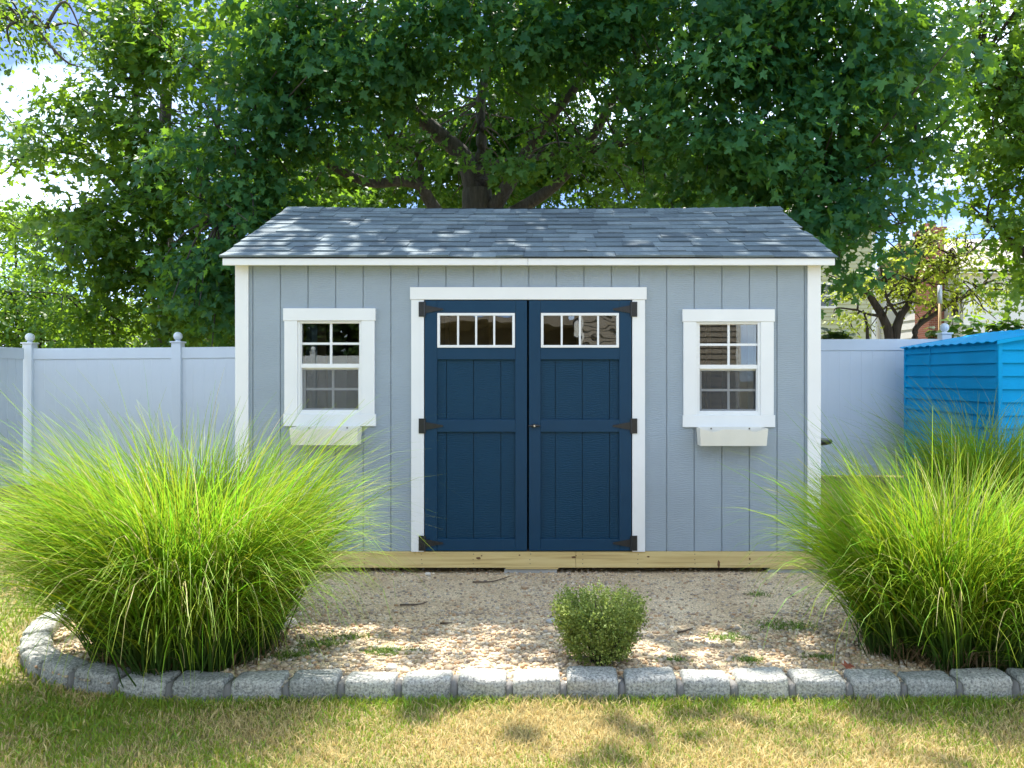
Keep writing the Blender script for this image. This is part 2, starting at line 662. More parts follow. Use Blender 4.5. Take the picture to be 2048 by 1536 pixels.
M["twig"] = bark_mat("twig_bark", (0.12, 0.085, 0.06))
M["soil"] = plain("dark_soil", (0.06, 0.045, 0.035), 1.0, 0.5, 20, 0.9, 60, 0.02)
M["dead_leaf"] = plain("dead_leaf", (0.22, 0.06, 0.03), 0.8, 0.3, 60)
M["rock_tan"] = plain("tan_stone", (0.42, 0.31, 0.20), 0.8, 0.2, 30, 0.4, 60, 0.004)
M["rock_pale"] = plain("pale_stone", (0.58, 0.53, 0.45), 0.8, 0.15, 30, 0.4, 60, 0.004)

# ------------------------------------------------------------------ the ground
def axis(lo, hi, mid0, mid1, step, far):
    a = list(np.arange(mid0, mid1 + 1e-6, step))
    g, p = step, mid1
    while p < hi:
        g *= 1.5
        p += g
        a.append(min(p, hi))
    g, p = step, mid0
    pre = []
    while p > lo:
        g *= 1.5
        p -= g
        pre.append(max(p, lo))
    return np.array(pre[::-1] + a)


gx = axis(-400, 400, -12, 12, 0.4, 0)
gy = axis(-300, 600, -12, 16, 0.4, 0)
GX, GY = np.meshgrid(gx, gy)
GZ = ground_z(GX, GY)
nx, ny = len(gx), len(gy)
idx = np.arange(nx * ny).reshape(ny, nx)
F = np.stack([idx[:-1, :-1], idx[:-1, 1:], idx[1:, 1:], idx[1:, :-1]], -1).reshape(-1, 4)
o = mesh_np("lawn", np.stack([GX, GY, GZ], -1).reshape(-1, 3), F, M["lawn"])
tag(o, "patchy summer lawn of the back garden", "lawn", kind="structure")

# edging path: outer foot of the stones, from the right end round the curve to the shed's side
EDGE = [(3.45, 3.475), (2.4, 3.47), (1.2, 3.465), (0.0, 3.47), (-1.0, 3.46), (-1.45, 3.445), (-1.72, 3.452), (-2.00, 3.50), (-2.26, 3.59),
        (-2.51, 3.74), (-2.71, 3.94), (-2.84, 4.18), (-2.92, 4.43), (-2.95, 4.70), (-2.93, 4.97), (-2.84, 5.24), (-2.70, 5.49), (-2.50, 5.70)]
edge_line = spline([(x, y, 0) for x, y in EDGE], 12)
BED = [(p.x, p.y) for p in edge_line] + [(-2.3, 8.6), (2.3, 8.8), (5.2, 8.8), (5.2, 3.47)]

# gravel bed
st = 0.06
bx, by = np.arange(-3.12, 5.3, st), np.arange(3.4, 9.0, st)
BX, BY = np.meshgrid(bx, by)
BZ = bed_z(BX, BY)
# keep the bed's rim below the stones
keep = in_poly(BX, BY, BED)
idx = np.arange(BX.size).reshape(BX.shape)
F = np.stack([idx[:-1, :-1], idx[:-1, 1:], idx[1:, 1:], idx[1:, :-1]], -1).reshape(-1, 4)
kk = keep.ravel()
F = F[kk[F].all(1)]
o = mesh_np("gravel_path", np.stack([BX, BY, BZ], -1).reshape(-1, 3), F, M["gravel"], smooth=True)
tag(o, "sandy gravel bed in front of the grey shed", "gravel bed", kind="structure")

# ------------------------------------------------------------------ the grey shed
SY = 5.67
SX0 = -0.147
shed = empty("garden_shed", (SX0, SY, 0))
tag(shed, "grey garden shed with navy double doors, white trim and asphalt shingle roof", "shed")
PX = 271.4


def lx(px):
    return (px - 1056) / PX


def lz(py):
    return CAM_Z - (py - 755) / PX


Z0, Z1 = lz(1102), 2.297
HALF = 2.13
DEPTH = 2.70
# openings (x0,x1,z0,z1)
WIN_L = (lx(596), lx(724), lz(828), lz(642))
WIN_R = (lx(1392), lx(1520), lz(830), lz(644))
DOOR = (lx(847), lx(1265), Z0, lz(600))
HOLES = [WIN_L, WIN_R, DOOR]
TH = 0.012
# wall sheathing behind the boards, then the boards
boxes("front_wall", [(a, b, TH + 0.001, 0.10, c, d) for a, b, c, d in cut_rects((-HALF, HALF, Z0, Z1), HOLES)], M["ply"], shed)
g = [-2.13] + [lx(561) + 0.2032 * k for k in range(-1, 20)] + [2.13]
g = sorted(v for v in g if -2.131 < v < 2.131)
boxes("groove_backing", [(a, b, TH - 0.005, TH + 0.0005, c, d) for a, b, c, d in cut_rects((-HALF, HALF, Z0 + 0.002, Z1), HOLES)], M["siding"], shed)
for i in range(len(g) - 1):
    a, b = g[i] + 0.0045, g[i + 1] - 0.0045
    if b - a < 0.02:
        continue
    rs = cut_rects((a, b, Z0, Z1), HOLES)
    # pieces that touch stay one board; a window or door parts it into separate boards
    runs = []
    for r_ in rs:
        hit = [u for u in runs if any(not (r_[1] < v[0] - 1e-4 or r_[0] > v[1] + 1e-4 or r_[3] < v[2] - 1e-4 or r_[2] > v[3] + 1e-4) for v in u)]
        for u in hit:
            runs.remove(u)
        runs.append([r_] + [v for u in hit for v in u])
    for u in runs:
        boxes("siding_board", [(p, q, 0.0, TH - 0.006, r_, s_) for p, q, r_, s_ in u], M["siding"], shed)
# side walls with gables, rear wall
RZ0, RZ1 = 2.324, 2.997      # eave and ridge height of the roof surface
RY0, RY1 = -0.10, 1.35
SLOPE = math.atan2(RZ1 - RZ0, RY1 - RY0)


def roof_under(y):
    y = y if y <= RY1 else 2 * RY1 - y
    return RZ0 + (y - RY0) * math.tan(SLOPE) - 0.06


SW = (1.0, 1.62, 1.15, 1.95)   # side window hole (y0,y1,z0,z1)
for s in (-1, 1):
    x_out, x_in = s * (HALF + 0.0), s * (HALF - 0.09)
    V, Fc = [], []
    def add_prism(poly):
        k = len(V)
        m_ = len(poly)
        for xx in (x_out, x_in):
            for (yy, zz) in poly:
                V.append((xx, yy, zz))
        Fc.append(tuple(k + i for i in range(m_)))
        Fc.append(tuple(k + m_ + i for i in range(m_ - 1, -1, -1)))
        for i in range(m_):
            j = (i + 1) % m_
            Fc.append((k + i, k + m_ + i, k + m_ + j, k + j))
    add_prism([(0.101, Z0), (SW[0], Z0), (SW[0], roof_under(SW[0])), (0.101, roof_under(0.101))])
    add_prism([(SW[0], Z0), (SW[1], Z0), (SW[1], SW[2]), (SW[0], SW[2])])
    add_prism([(SW[0], SW[3]), (SW[1], SW[3]), (SW[1], roof_under(SW[1])), (1.35, roof_under(1.35)), (SW[0], roof_under(SW[0]))])
    add_prism([(SW[1], Z0), (DEPTH, Z0), (DEPTH, roof_under(DEPTH)), (SW[1], roof_under(SW[1]))])
    mesh_py("side_wall", V, Fc, M["siding"], shed)
    w = empty("window", (0, 0, 0), parent=shed)
    boxes("frame", [(x_out - 0.02, x_out + 0.02, SW[0] - 0.07, SW[0], SW[2] - 0.07, SW[3] + 0.07), (x_out - 0.02, x_out + 0.02, SW[1], SW[1] + 0.07, SW[2] - 0.07, SW[3] + 0.07),
                    (x_out - 0.02, x_out + 0.02, SW[0], SW[1], SW[3], SW[3] + 0.07), (x_out - 0.02, x_out + 0.02, SW[0], SW[1], SW[2] - 0.07, SW[2]),
                    (x_in + 0.01 * s, x_out - 0.012 * s, SW[0], SW[1], 1.53, 1.57)], M["vinyl"], w)
    boxes("pane", [(x_out - 0.035 * s - 0.003, x_out - 0.035 * s + 0.003, SW[0], SW[1], SW[2], 1.53)], M["glass"], w)
    boxes("pane", [(x_out - 0.035 * s - 0.003, x_out - 0.035 * s + 0.003, SW[0], SW[1], 1.57, SW[3])], M["glass"], w)
    boxes("stud", [(x_in - s * 0.04 - 0.045, x_in - s * 0.04 + 0.045, SW[0] - 0.05, SW[0] - 0.005, Z0, 2.28)], M["wood_in"], shed)
    boxes("stud", [(x_in - s * 0.04 - 0.045, x_in - s * 0.04 + 0.045, SW[1] + 0.005, SW[1] + 0.05, Z0, 2.28)], M["wood_in"], shed)
boxes("rear_wall", [(-HALF, HALF, DEPTH, DEPTH + 0.08, Z0, roof_under(DEPTH))], M["ply"], shed)
boxes("floor_deck", [(-HALF + 0.001, HALF - 0.001, 0.102, DEPTH - 0.001, Z0 - 0.02, Z0 + 0.0)], M["ply"], shed)
for k in range(9):
    x = -1.9 + 0.47 * k
    boxes("rear_stud", [(x, x + 0.04, DEPTH - 0.09, DEPTH - 0.001, Z0 + 0.001, 2.24)], M["wood_in"], shed)

# corner boards
for s in (-1, 1):
    a, b = (s * 2.055, s * 2.152)
    boxes("corner_board", [(min(a, b), max(a, b), -0.019, -0.0005, Z0 - 0.004, 2.300)], M["white"], shed, 0.003)
    boxes("corner_board", [(min(s * 2.1315, s * 2.150), max(s * 2.1315, s * 2.150), 0.0, 0.09, Z0 - 0.004, 2.300)], M["white"], shed, 0.003)
# fascia and soffit
boxes("fascia_board", [(-2.210, 0.0, -0.10, -0.081, 2.268, 2.318)], M["white"], shed, 0.003)
boxes("fascia_board", [(0.002, 2.225, -0.10, -0.081, 2.268, 2.318)], M["white"], shed, 0.003)
boxes("soffit", [(-2.205, 2.22, -0.080, 0.0, 2.300, 2.310)], M["white"], shed)
for s in (-1, 1):
    x0, x1 = (-2.205, -2.185) if s < 0 else (2.20, 2.22)
    V = []
    for x in (x0, x1):
        V += [(x, RY0 + 0.003, RZ0 - 0.055), (x, RY0 + 0.003, RZ0 - 0.012), (x, RY1, RZ1 - 0.035), (x, 2 * RY1 - RY0, RZ0 - 0.012), (x, 2 * RY1 - RY0, RZ0 - 0.055), (x, RY1, RZ1 - 0.085)]
    Fc = [(0, 1, 2, 5), (5, 2, 3, 4), (6, 11, 8, 7), (11, 10, 9, 8), (1, 7, 8, 2), (2, 8, 9, 3), (0, 5, 11, 6), (5, 4, 10, 11), (0, 6, 7, 1), (3, 9, 10, 4)]
    mesh_py("rake_board", V, Fc, M["white"], shed)

# roof: deck, shingles one by one on the front slope, rear slope in courses
roof = empty("roof", (0, 0, 0), parent=shed)
SL = math.hypot(RY1 - RY0, RZ1 - RZ0)


def sag(x, s):
    return -0.024 * (1 - (x / 2.22) ** 2) * (s / SL)


def rp(x, s, h):
    """point on the front slope: x along, s up the slope from the eave, h above the deck"""
    return (x, RY0 + s * math.cos(SLOPE) - h * math.sin(SLOPE), RZ0 + s * math.sin(SLOPE) + h * math.cos(SLOPE) + sag(x, s))


V, Fc = [], []
NXS = 9
for iy, (yy, zz) in enumerate(((RY0, RZ0 - 0.006), (RY1, RZ1 - 0.006), (2 * RY1 - RY0, RZ0 - 0.006))):
    for k in range(NXS):
        x = -2.212 + 4.438 * k / (NXS - 1)
        sg = -0.024 * (1 - (x / 2.22) ** 2) if iy == 1 else 0
        V.append((x, yy, zz + sg))
        V.append((x, yy, zz + sg - 0.02))
for iy in range(2):
    for k in range(NXS - 1):
        a = (iy * NXS + k) * 2
        b = ((iy + 1) * NXS + k) * 2
        Fc.append((a, a + 2, b + 2, b))
        Fc.append((a + 1, b + 1, b + 3, a + 3))
mesh_py("roof_deck", V, Fc, M["ply"], roof)
EXPO = SL / 11.2
rr = random.Random(5)
for c in range(11):
    x = -2.226 - rr.uniform(0, 0.2)
    s0 = c * EXPO - 0.012
    wav = [rr.uniform(-0.0015, 0.0035) for _ in range(14)]
    while x < 2.24:
        wd = rr.choice((0.13, 0.17, 0.20, 0.24, 0.29, 0.33))
        a, b = max(x, -2.228), min(x + wd, 2.242)
        x += wd
        if b - a < 0.03:
            continue
        t = 0.012 if rr.random() < 0.5 else 0.005
        lift = 0.006
        wa = wav[int((a + 2.3) / 0.36)]
        wb = wav[min(13, int((b + 2.3) / 0.36))]
        s1 = min(s0 + EXPO + 0.06, SL)
        g0 = 0.0008
        v = [rp(a + g0, s0, lift + wa - 0.003), rp(b - g0, s0, lift + wb - 0.003), rp(b - g0, s1, 0.000), rp(a + g0, s1, 0.000),
             rp(a + g0, s0, lift + wa + t), rp(b - g0, s0, lift + wb + t), rp(b - g0, s1, 0.003), rp(a + g0, s1, 0.003)]
        mesh_py("shingle", v, BOXF, M["shingle"], roof)
# ridge caps
x = -2.23
while x < 2.2:
    b = min(x + 0.155, 2.243)
    v = []
    for xx, h in ((x, 0.004), (b + 0.02, 0.010)):
        sgv = sag(min(xx, 2.22), SL)
        v += [(xx, RY1 - 0.11, RZ1 - 0.11 * math.tan(SLOPE) + 0.010 + h + sgv), (xx, RY1, RZ1 + 0.012 + h + sgv), (xx, RY1 + 0.11, RZ1 - 0.11 * math.tan(SLOPE) + 0.010 + h + sgv)]
    v += [(p[0], p[1], p[2] - 0.006) for p in v]
    mesh_py("ridge_cap", v, [(0, 3, 4, 1), (1, 4, 5, 2), (6, 7, 10, 9), (7, 8, 11, 10), (0, 6, 9, 3), (2, 5, 11, 8), (3, 9, 10, 4), (4, 10, 11, 5), (0, 1, 7, 6), (1, 2, 8, 7)], M["shingle"], roof)
    x = b
V, Fc = [], []
for c in range(11):
    s0, s1 = c * EXPO - 0.012, c * EXPO + EXPO + 0.03
    k = len(V)
    for x in (-2.228, 2.242):
        for (s, h) in ((s0, 0.006), (s0, 0.013), (s1, 0.002)):
            p = rp(x, s, h)
            V.append((p[0], 2 * RY1 - p[1], p[2] - sag(x, s)))
    Fc += [(k, k + 3, k + 4, k + 1), (k + 1, k + 4, k + 5, k + 2)]
mesh_py("rear_courses", V, Fc, M["shingle"], roof)

# rim beam, nail heads, knots
boxes("rim_beam", [(-2.125, 0.35, -0.006, 0.032, lz(1135), Z0 - 0.003)], M["beam"], shed, 0.002)
boxes("rim_beam", [(0.352, 2.125, -0.006, 0.032, lz(1135), Z0 - 0.003)], M["beam"], shed, 0.002)
for x in (-2.1, 2.1):
    boxes("rim_beam", [(x - 0.018, x + 0.018, 0.033, DEPTH, lz(1135), Z0 - 0.021)], M["beam"], shed)
for k in range(12):
    x = -2.0 + 0.403 * k + rr.uniform(-0.015, 0.015)
    for zz in (0.085, 0.115, 0.155):
        xx = x + rr.uniform(-0.004, 0.004)
        lathe_o = boxes("nail_head", [(xx - 0.003, xx + 0.003, -0.0075, -0.0055, zz - 0.003, zz + 0.003)], M["nail"], shed)


def blob_disc(name, cx, cz, rx, rz, y, mat, parent):
    V = [(cx, y - 0.0005, cz)]
    n_ = 12
    for k in range(n_):
        th = 2 * math.pi * k / n_
        q = 1 + rr.uniform(-0.18, 0.18)
        V.append((cx + rx * q * math.cos(th), y, cz + rz * q * math.sin(th)))
    return mesh_py(name, V, [(0, 1 + k, 1 + (k + 1) % n_) for k in range(n_)], mat, parent)


for (px, py, a, b) in ((957, 1116, 0.018, 0.010), (963, 1111, 0.006, 0.005), (1039, 1110, 0.007, 0.005), (1147, 1114, 0.015, 0.008), (1152, 1111, 0.005, 0.004), (1296, 1113, 0.010, 0.006), (1437, 1128, 0.010, 0.028), (1499, 1117, 0.006, 0.009)):
    blob_disc("wood_knot", lx(px), lz(py), a, b, -0.0068, M["knot"], shed)

# doors ---------------------------------------------------------------
boxes("door_trim", [(lx(823), lx(848.5), -0.019, -0.0005, Z0 - 0.002, lz(600))], M["white"], shed, 0.002)
boxes("door_trim", [(lx(1264), lx(1289.5), -0.019, -0.0005, Z0 - 0.002, lz(600))], M["white"], shed, 0.002)
boxes("door_header", [(lx(821), lx(1292.5), -0.024, -0.0005, lz(600) + 0.001, lz(575))], M["white"], shed, 0.002)
boxes("door_jamb", [(lx(846), lx(847.4), 0.002, 0.10, Z0, lz(600)), (lx(1264.6), lx(1266), 0.002, 0.10, Z0, lz(600)), (lx(846), lx(1266), 0.03, 0.10, lz(600), lz(598.5))], M["wood_in"], shed)


def strap_hinge(door, side, zc):
    """side -1: pivots on the left jamb"""
    y = -0.022
    xj = lx(849.5) if side < 0 else lx(1262.5)
    d = 1 if side < 0 else -1
    parts = []
    # leaf on the trim
    xa, xb = sorted((xj - d * 0.001, xj - d * 0.041))
    bm_l = [(xa, xb, y - 0.004, y + 0.003, zc - 0.055, zc + 0.055)]
    h = boxes("hinge", bm_l, M["black"], door, 0.0015)
    # barrel and tapering strap joined into the same hinge
    me = h.data
    bm = bmesh.new()
    bm.from_mesh(me)
    r0 = 0.007
    ring = []
    for zz in (zc - 0.055, zc + 0.055):
        ring.append([bm.verts.new((xj + d * 0.004 + r0 * math.cos(t * math.pi / 4), y - 0.004 + r0 * math.sin(t * math.pi / 4), zz)) for t in range(8)])
    for k in range(8):
        bm.faces.new((ring[0][k], ring[0][(k + 1) % 8], ring[1][(k + 1) % 8], ring[1][k]))
    bm.faces.new(ring[0][::-1])
    bm.faces.new(ring[1])
    prof = [(0.004, 0.030), (0.12, 0.0085), (0.132, 0.0075), (0.138, 0.004)]
    up = [(xj + d * a, zc + b_) for a, b_ in prof]
    dn = [(xj + d * a, zc - b_) for a, b_ in prof[::-1]]
    ol = up + dn
    f1 = [bm.verts.new((a, y - 0.003, b_)) for a, b_ in ol]
    f2 = [bm.verts.new((a, y + 0.001, b_)) for a, b_ in ol]
    bm.faces.new(f1)
    bm.faces.new(f2[::-1])
    for k in range(len(ol)):
        j = (k + 1) % len(ol)
        bm.faces.new((f1[k], f2[k], f2[j], f1[j]))
    for sx_, sz_ in ((0.03, 0.012), (0.03, -0.012), (0.075, 0.0), (0.115, 0.0), (-0.022, 0.036), (-0.022, 0.0), (-0.022, -0.036)):
        cxx, czz = xj + d * sx_, zc + sz_
        vs = [bm.verts.new((cxx + 0.004 * math.cos(t * math.pi / 3), y - 0.0055, czz + 0.004 * math.sin(t * math.pi / 3))) for t in range(6)]
        bm.faces.new(vs)
    bmesh.ops.recalc_face_normals(bm, faces=list(bm.faces))
    bm.to_mesh(me)
    bm.free()


for side in (-1, 1):
    x0, x1 = (850, 1054) if side < 0 else (1058, 1262.3)
    p0, p1 = (874.5, 1030.7) if side < 0 else (1081, 1238)
    grooves = (893, 947, 1001.6) if side < 0 else (1110.5, 1164.5, 1219)
    door = empty("door", (0, 0, 0), parent=shed)
    tag(door, "navy door leaf hinged at the left jamb" if side < 0 else "navy door leaf with black turn handle")
    yb, yf = 0.006, -0.018
    ztop, zbot = lz(601.3), lz(1100.5)
    gl = (lz(694.5), lz(628))
    # boards of the recessed panel with real gaps, in two fields
    xs = [p0] + list(grooves) + [p1]
    for (za, zb) in ((lz(839), lz(719)), (lz(1077), lz(863.5))):
        boxes("panel_backing", [(lx(p0), lx(p1), yb + 0.004, yb + 0.012, za, zb)], M["navy"], door)
        for i in range(4):
            a = lx(xs[i]) + (0.003 if i else 0)
            b = lx(xs[i + 1]) - (0.003 if i < 3 else 0)
            boxes("panel_board", [(a, b, yb - 0.004, yb + 0.003, za, zb)], M["navy"], door)
    boxes("stile", [(lx(x0), lx(p0), yf, 0.02, zbot, ztop)], M["navy_frame"], door, 0.002)
    boxes("stile", [(lx(p1), lx(x1), yf, 0.02, zbot, ztop)], M["navy_frame"], door, 0.002)
    for (za, zb) in ((lz(626), ztop), (lz(719), lz(696)), (lz(863.5), lz(839)), (zbot, lz(1077))):
        boxes("rail", [(lx(p0) + 0.0006, lx(p1) - 0.0006, yf + 0.0012, 0.02, za, zb)], M["navy_frame"], door, 0.002)
    # transom light: white frame, four panes, three bars
    a, b, c, d = lx(p0) + 0.003, lx(p1) - 0.003, lz(695.5), lz(626.5)
    fw = 0.019
    boxes("light_frame", [(a, b, yf - 0.006, 0.01, d - fw, d), (a, b, yf - 0.006, 0.01, c, c + fw), (a, a + fw, yf - 0.0055, 0.01, c + fw, d - fw), (b - fw, b, yf - 0.0055, 0.01, c + fw, d - fw)], M["vinyl"], door, 0.0015)
    wpan = (b - a - 2 * fw)
    for k in range(3):
        xm = a + fw + wpan * (k + 1) / 4
        boxes("glazing_bar", [(xm - 0.007, xm + 0.007, yf - 0.002, 0.004, c + fw, d - fw)], M["vinyl"], door)
    for k in range(4):
        xa = a + fw + wpan * k / 4
        boxes("pane", [(xa, xa + wpan / 4, -0.0085, -0.0065, c + fw, d - fw)], M["glass_wavy"], door)
    for zc in (lz(619), lz(851.5), lz(1085)):
        strap_hinge(door, side, zc)
# turn handle with bright keyhole on the meeting stile
hd = empty("handle", (lx(1069), -0.02, lz(851)), parent=[c_ for c_ in shed.children if c_.name.startswith("door.") and c_.type == 'EMPTY'][-1])
V, Fc = [], []
prof = [(-0.045, 0.003), (-0.032, 0.006), (-0.012, 0.011), (0.0, 0.0125), (0.012, 0.011), (0.032, 0.007), (0.045, 0.003)]
n8 = 8
for (xx, rad) in prof:
    for k in range(n8):
        th = 2 * math.pi * k / n8
        V.append((xx, -0.016 + 0.7 * rad * math.cos(th), rad * math.sin(th)))
for i in range(len(prof) - 1):
    for k in range(n8):
        Fc.append((i * n8 + k, i * n8 + (k + 1) % n8, (i + 1) * n8 + (k + 1) % n8, (i + 1) * n8 + k))
hm = mesh_py("grip", V, Fc, M["black"], hd, True)
V, Fc = [], []
def yz_cyl(name, r, ya, yb_, mat, par):
    V = [(r * math.cos(k * math.pi / 8), yy, r * math.sin(k * math.pi / 8)) for yy in (ya, yb_) for k in range(16)]
    Fc = [(k, (k + 1) % 16, 16 + (k + 1) % 16, 16 + k) for k in range(16)] + [tuple(range(16)), tuple(range(31, 15, -1))]
    return mesh_py(name, V, Fc, mat, par)
# a handle is one sub-part: fuse grip, rose and key cylinder
rose = yz_cyl("rose", 0.013, -0.022, 0.003, M["black"], hd)
key = yz_cyl("keyhole", 0.0065, -0.0265, -0.0215, M["steel"], hd)
dr = hd.parent
bm = bmesh.new()
for k, ob in enumerate((hm, rose, key)):
    n0 = len(bm.faces)
    bm.from_mesh(ob.data)
    bm.faces.ensure_lookup_table()
    for f in bm.faces[n0:]:
        f.material_index = 1 if k == 2 else 0
me = bpy.data.meshes.new("handle")
bm.to_mesh(me)
bm.free()
me.materials.append(M["black"])
me.materials.append(M["steel"])
for ob in (hm, rose, key, hd):
    bpy.data.objects.remove(ob)
h2 = bpy.data.objects.new("handle", me)
h2.location = (lx(1069), -0.02, lz(851))
link(h2, dr)


# windows -------------------------------------------------------------
def shed_window(dx, dz, lbl):
    def X(px):
        return lx(px + dx)

    def Z(py):
        return lz(py + dz)
    w = empty("window", (0, 0, 0), parent=shed)
    boxes("header_trim", [(X(568), X(752), -0.022, -0.0005, Z(641.7), Z(617))], M["white"], w, 0.002)
    boxes("sill_trim", [(X(568.5), X(752.5), -0.022, -0.0005, Z(852), Z(828))], M["white"], w, 0.002)
    boxes("side_trim", [(X(570), X(596), -0.019, -0.0005, Z(828) + 0.0005, Z(641.7) - 0.0005)], M["white"], w, 0.002)
    boxes("side_trim", [(X(724), X(750), -0.019, -0.0005, Z(828) + 0.0005, Z(641.7) - 0.0005)], M["white"], w, 0.002)
    # outer frame
    fa, fb, fc, fd = X(596) + 0.0005, X(724) - 0.0005, Z(828) + 0.001, Z(642) - 0.001
    boxes("frame", [(fa, fa + 0.018, -0.008, 0.07, fc, fd), (fb - 0.018, fb, -0.008, 0.07, fc, fd), (fa + 0.018, fb - 0.018, -0.008, 0.07, fd - 0.012, fd), (fa + 0.018, fb - 0.018, -0.010, 0.07, fc, fc + 0.020)], M["vinyl"], w)
    # upper sash
    ua, ub, uc, ud = X(603.5), X(719.6), Z(727.5), Z(647)
    boxes("upper_sash", [(fa + 0.0182, ua, 0.0, 0.028, uc - 0.03, fd - 0.0122), (ub, fb - 0.0182, 0.0, 0.028, uc - 0.03, fd - 0.0122), (ua, ub, 0.0, 0.028, ud, fd - 0.0122), (ua, ub, -0.002, 0.028, uc - 0.03, uc)], M["vinyl"], w)
    xm, zm = (ua + ub) / 2, (uc + ud) / 2
    boxes("glazing_bar", [(xm - 0.0085, xm + 0.0085, 0.006, 0.018, uc, ud), (ua, xm - 0.0085, 0.0065, 0.0175, zm - 0.0085, zm + 0.0085), (xm + 0.0085, ub, 0.0065, 0.0175, zm - 0.0085, zm + 0.0085)], M["vinyl"], w)
    for (a, b) in ((ua, xm), (xm, ub)):
        for (c, d) in ((uc, zm), (zm, ud)):
            boxes("pane", [(a, b, 0.0135, 0.0155, c, d)], M["glass"], w)
    # lower sash, set back, behind an insect screen
    la, lb, lc, ld = X(608.7), X(718), Z(816.7), Z(740)
    boxes("lower_sash", [(fa + 0.0182, la, 0.030, 0.058, fc + 0.0202, ld + 0.02), (lb, fb - 0.0182, 0.030, 0.058, fc + 0.0202, ld + 0.02), (la, lb, 0.030, 0.058, ld, ld + 0.02), (la, lb, 0.030, 0.058, fc + 0.0202, lc)], M["vinyl"], w)
    xm, zm = (la + lb) / 2, (lc + ld) / 2
    boxes("glazing_bar", [(xm - 0.0085, xm + 0.0085, 0.036, 0.048, lc, ld), (la, xm - 0.0085, 0.0365, 0.0475, zm - 0.0085, zm + 0.0085), (xm + 0.0085, lb, 0.0365, 0.0475, zm - 0.0085, zm + 0.0085)], M["vinyl"], w)
    for (a, b) in ((la, xm), (xm, lb)):
        for (c, d) in ((lc, zm), (zm, ld)):
            boxes("pane", [(a, b, 0.0435, 0.0455, c, d)], M["glass"], w)
    boxes("insect_screen", [(fa + 0.026, fb - 0.026, 0.0205, 0.0210, fc + 0.028, ld + 0.004)], M["screen"], w)
    boxes("screen_frame", [(fa + 0.0185, fa + 0.0262, 0.0, 0.022, fc + 0.0205, uc - 0.031), (fb - 0.0262, fb - 0.0185, 0.0, 0.022, fc + 0.0205, uc - 0.031), (fa + 0.0265, fb - 0.0265, 0.0, 0.022, fc + 0.0205, fc + 0.029)], M["vinyl"], w)


shed_window(0, 0, None)
shed_window(796, 2, None)

# window boxes (hang on the wall under each window)
def window_box(px, py, label):
    w = empty("window_box", (SX0 + lx(px), SY, lz(py)))
    tag(w, label, "planter", "window boxes under the shed windows")
    hw, d, h = 0.245, 0.15, 0.125
    n_ = 16
    V, Fc = [], []
    # front panel with a wavy upper edge, leaning out
    for k in range(n_ + 1):
        u = k / n_
        x = -hw + 2 * hw * u
        top = h - 0.018 * math.exp(-((u - 0.2) / 0.085) ** 2) - 0.018 * math.exp(-((u - 0.8) / 0.085) ** 2) - 0.006 * (0.05 < u < 0.95)
        xb = x * 0.97
        V += [(xb, -d + 0.012, 0), (x, -d - 0.004, top), (x, -d + 0.008, top), (xb, -d + 0.024, 0)]
    for k in range(n_):
        a, b = 4 * k, 4 * k + 4
        Fc += [(a, b, b + 1, a + 1), (a + 1, b + 1, b + 2, a + 2), (a + 2, b + 2, b + 3, a + 3)]
    mesh_py("front_panel", V, Fc + [(0, 1, 2, 3), (4 * n_, 4 * n_ + 3, 4 * n_ + 2, 4 * n_ + 1)], M["planter"], w)
    for s in (-1, 1):
        V = []
        for t in (0, 0.012):
            V += [(s * (hw * 0.97 - t), -d + 0.0245, 0), (s * (hw - t), -d + 0.0085, h), (s * (hw - t), -0.024, h), (s * (hw * 0.97 - t), -0.024, 0)]
        mesh_py("end_panel", V, BOXF, M["planter"], w)
    boxes("back_panel", [(-hw * 0.95, hw * 0.95, -0.036, -0.0245, 0, h + 0.006)], M["planter"], w)
    boxes("bottom", [(-hw * 0.93, hw * 0.93, -d + 0.025, -0.037, 0.001, 0.012)], M["planter"], w)
    for s in (-1, 1):
        boxes("screw", [(s * 0.14 - 0.005, s * 0.14 + 0.005, -0.039, -0.0365, h - 0.012, h - 0.002)], M["nail"], w)
    return w


window_box(659, 887, "cream window box under the window nearest the big feathery grass clump")
window_box(1458, 888.5, "cream window box under the window showing reflected siding")

# concrete block footings
def footing(cx, label, w_=0.39):
    t = empty("concrete_block", (SX0 + cx, SY + 0.01, 0))
    tag(t, label, "block", "concrete footings under the shed")
    boxes("block", [(-w_ / 2, w_ / 2, 0.0, 0.20, -0.05, 0.042)], M["concrete"], t, 0.004)
    boxes("shim_board", [(-w_ / 2 + 0.01, w_ / 2 + 0.01, -0.012, 0.19, 0.043, lz(1135) - 0.001)], M["beam"], t)


footing(lx(1061), "concrete block with wooden shim under the middle of the shed")
footing(lx(1590), "concrete block under the shed's end by the blue metal shed")
footing(lx(520), "concrete block under the shed's end behind the big grass clump")

# ------------------------------------------------------------------ stone edging
edging = empty("stone_edging", (0, 3.5, 0))
tag(edging, "curved edging of rough grey granite blocks with mortar joints", "edging")


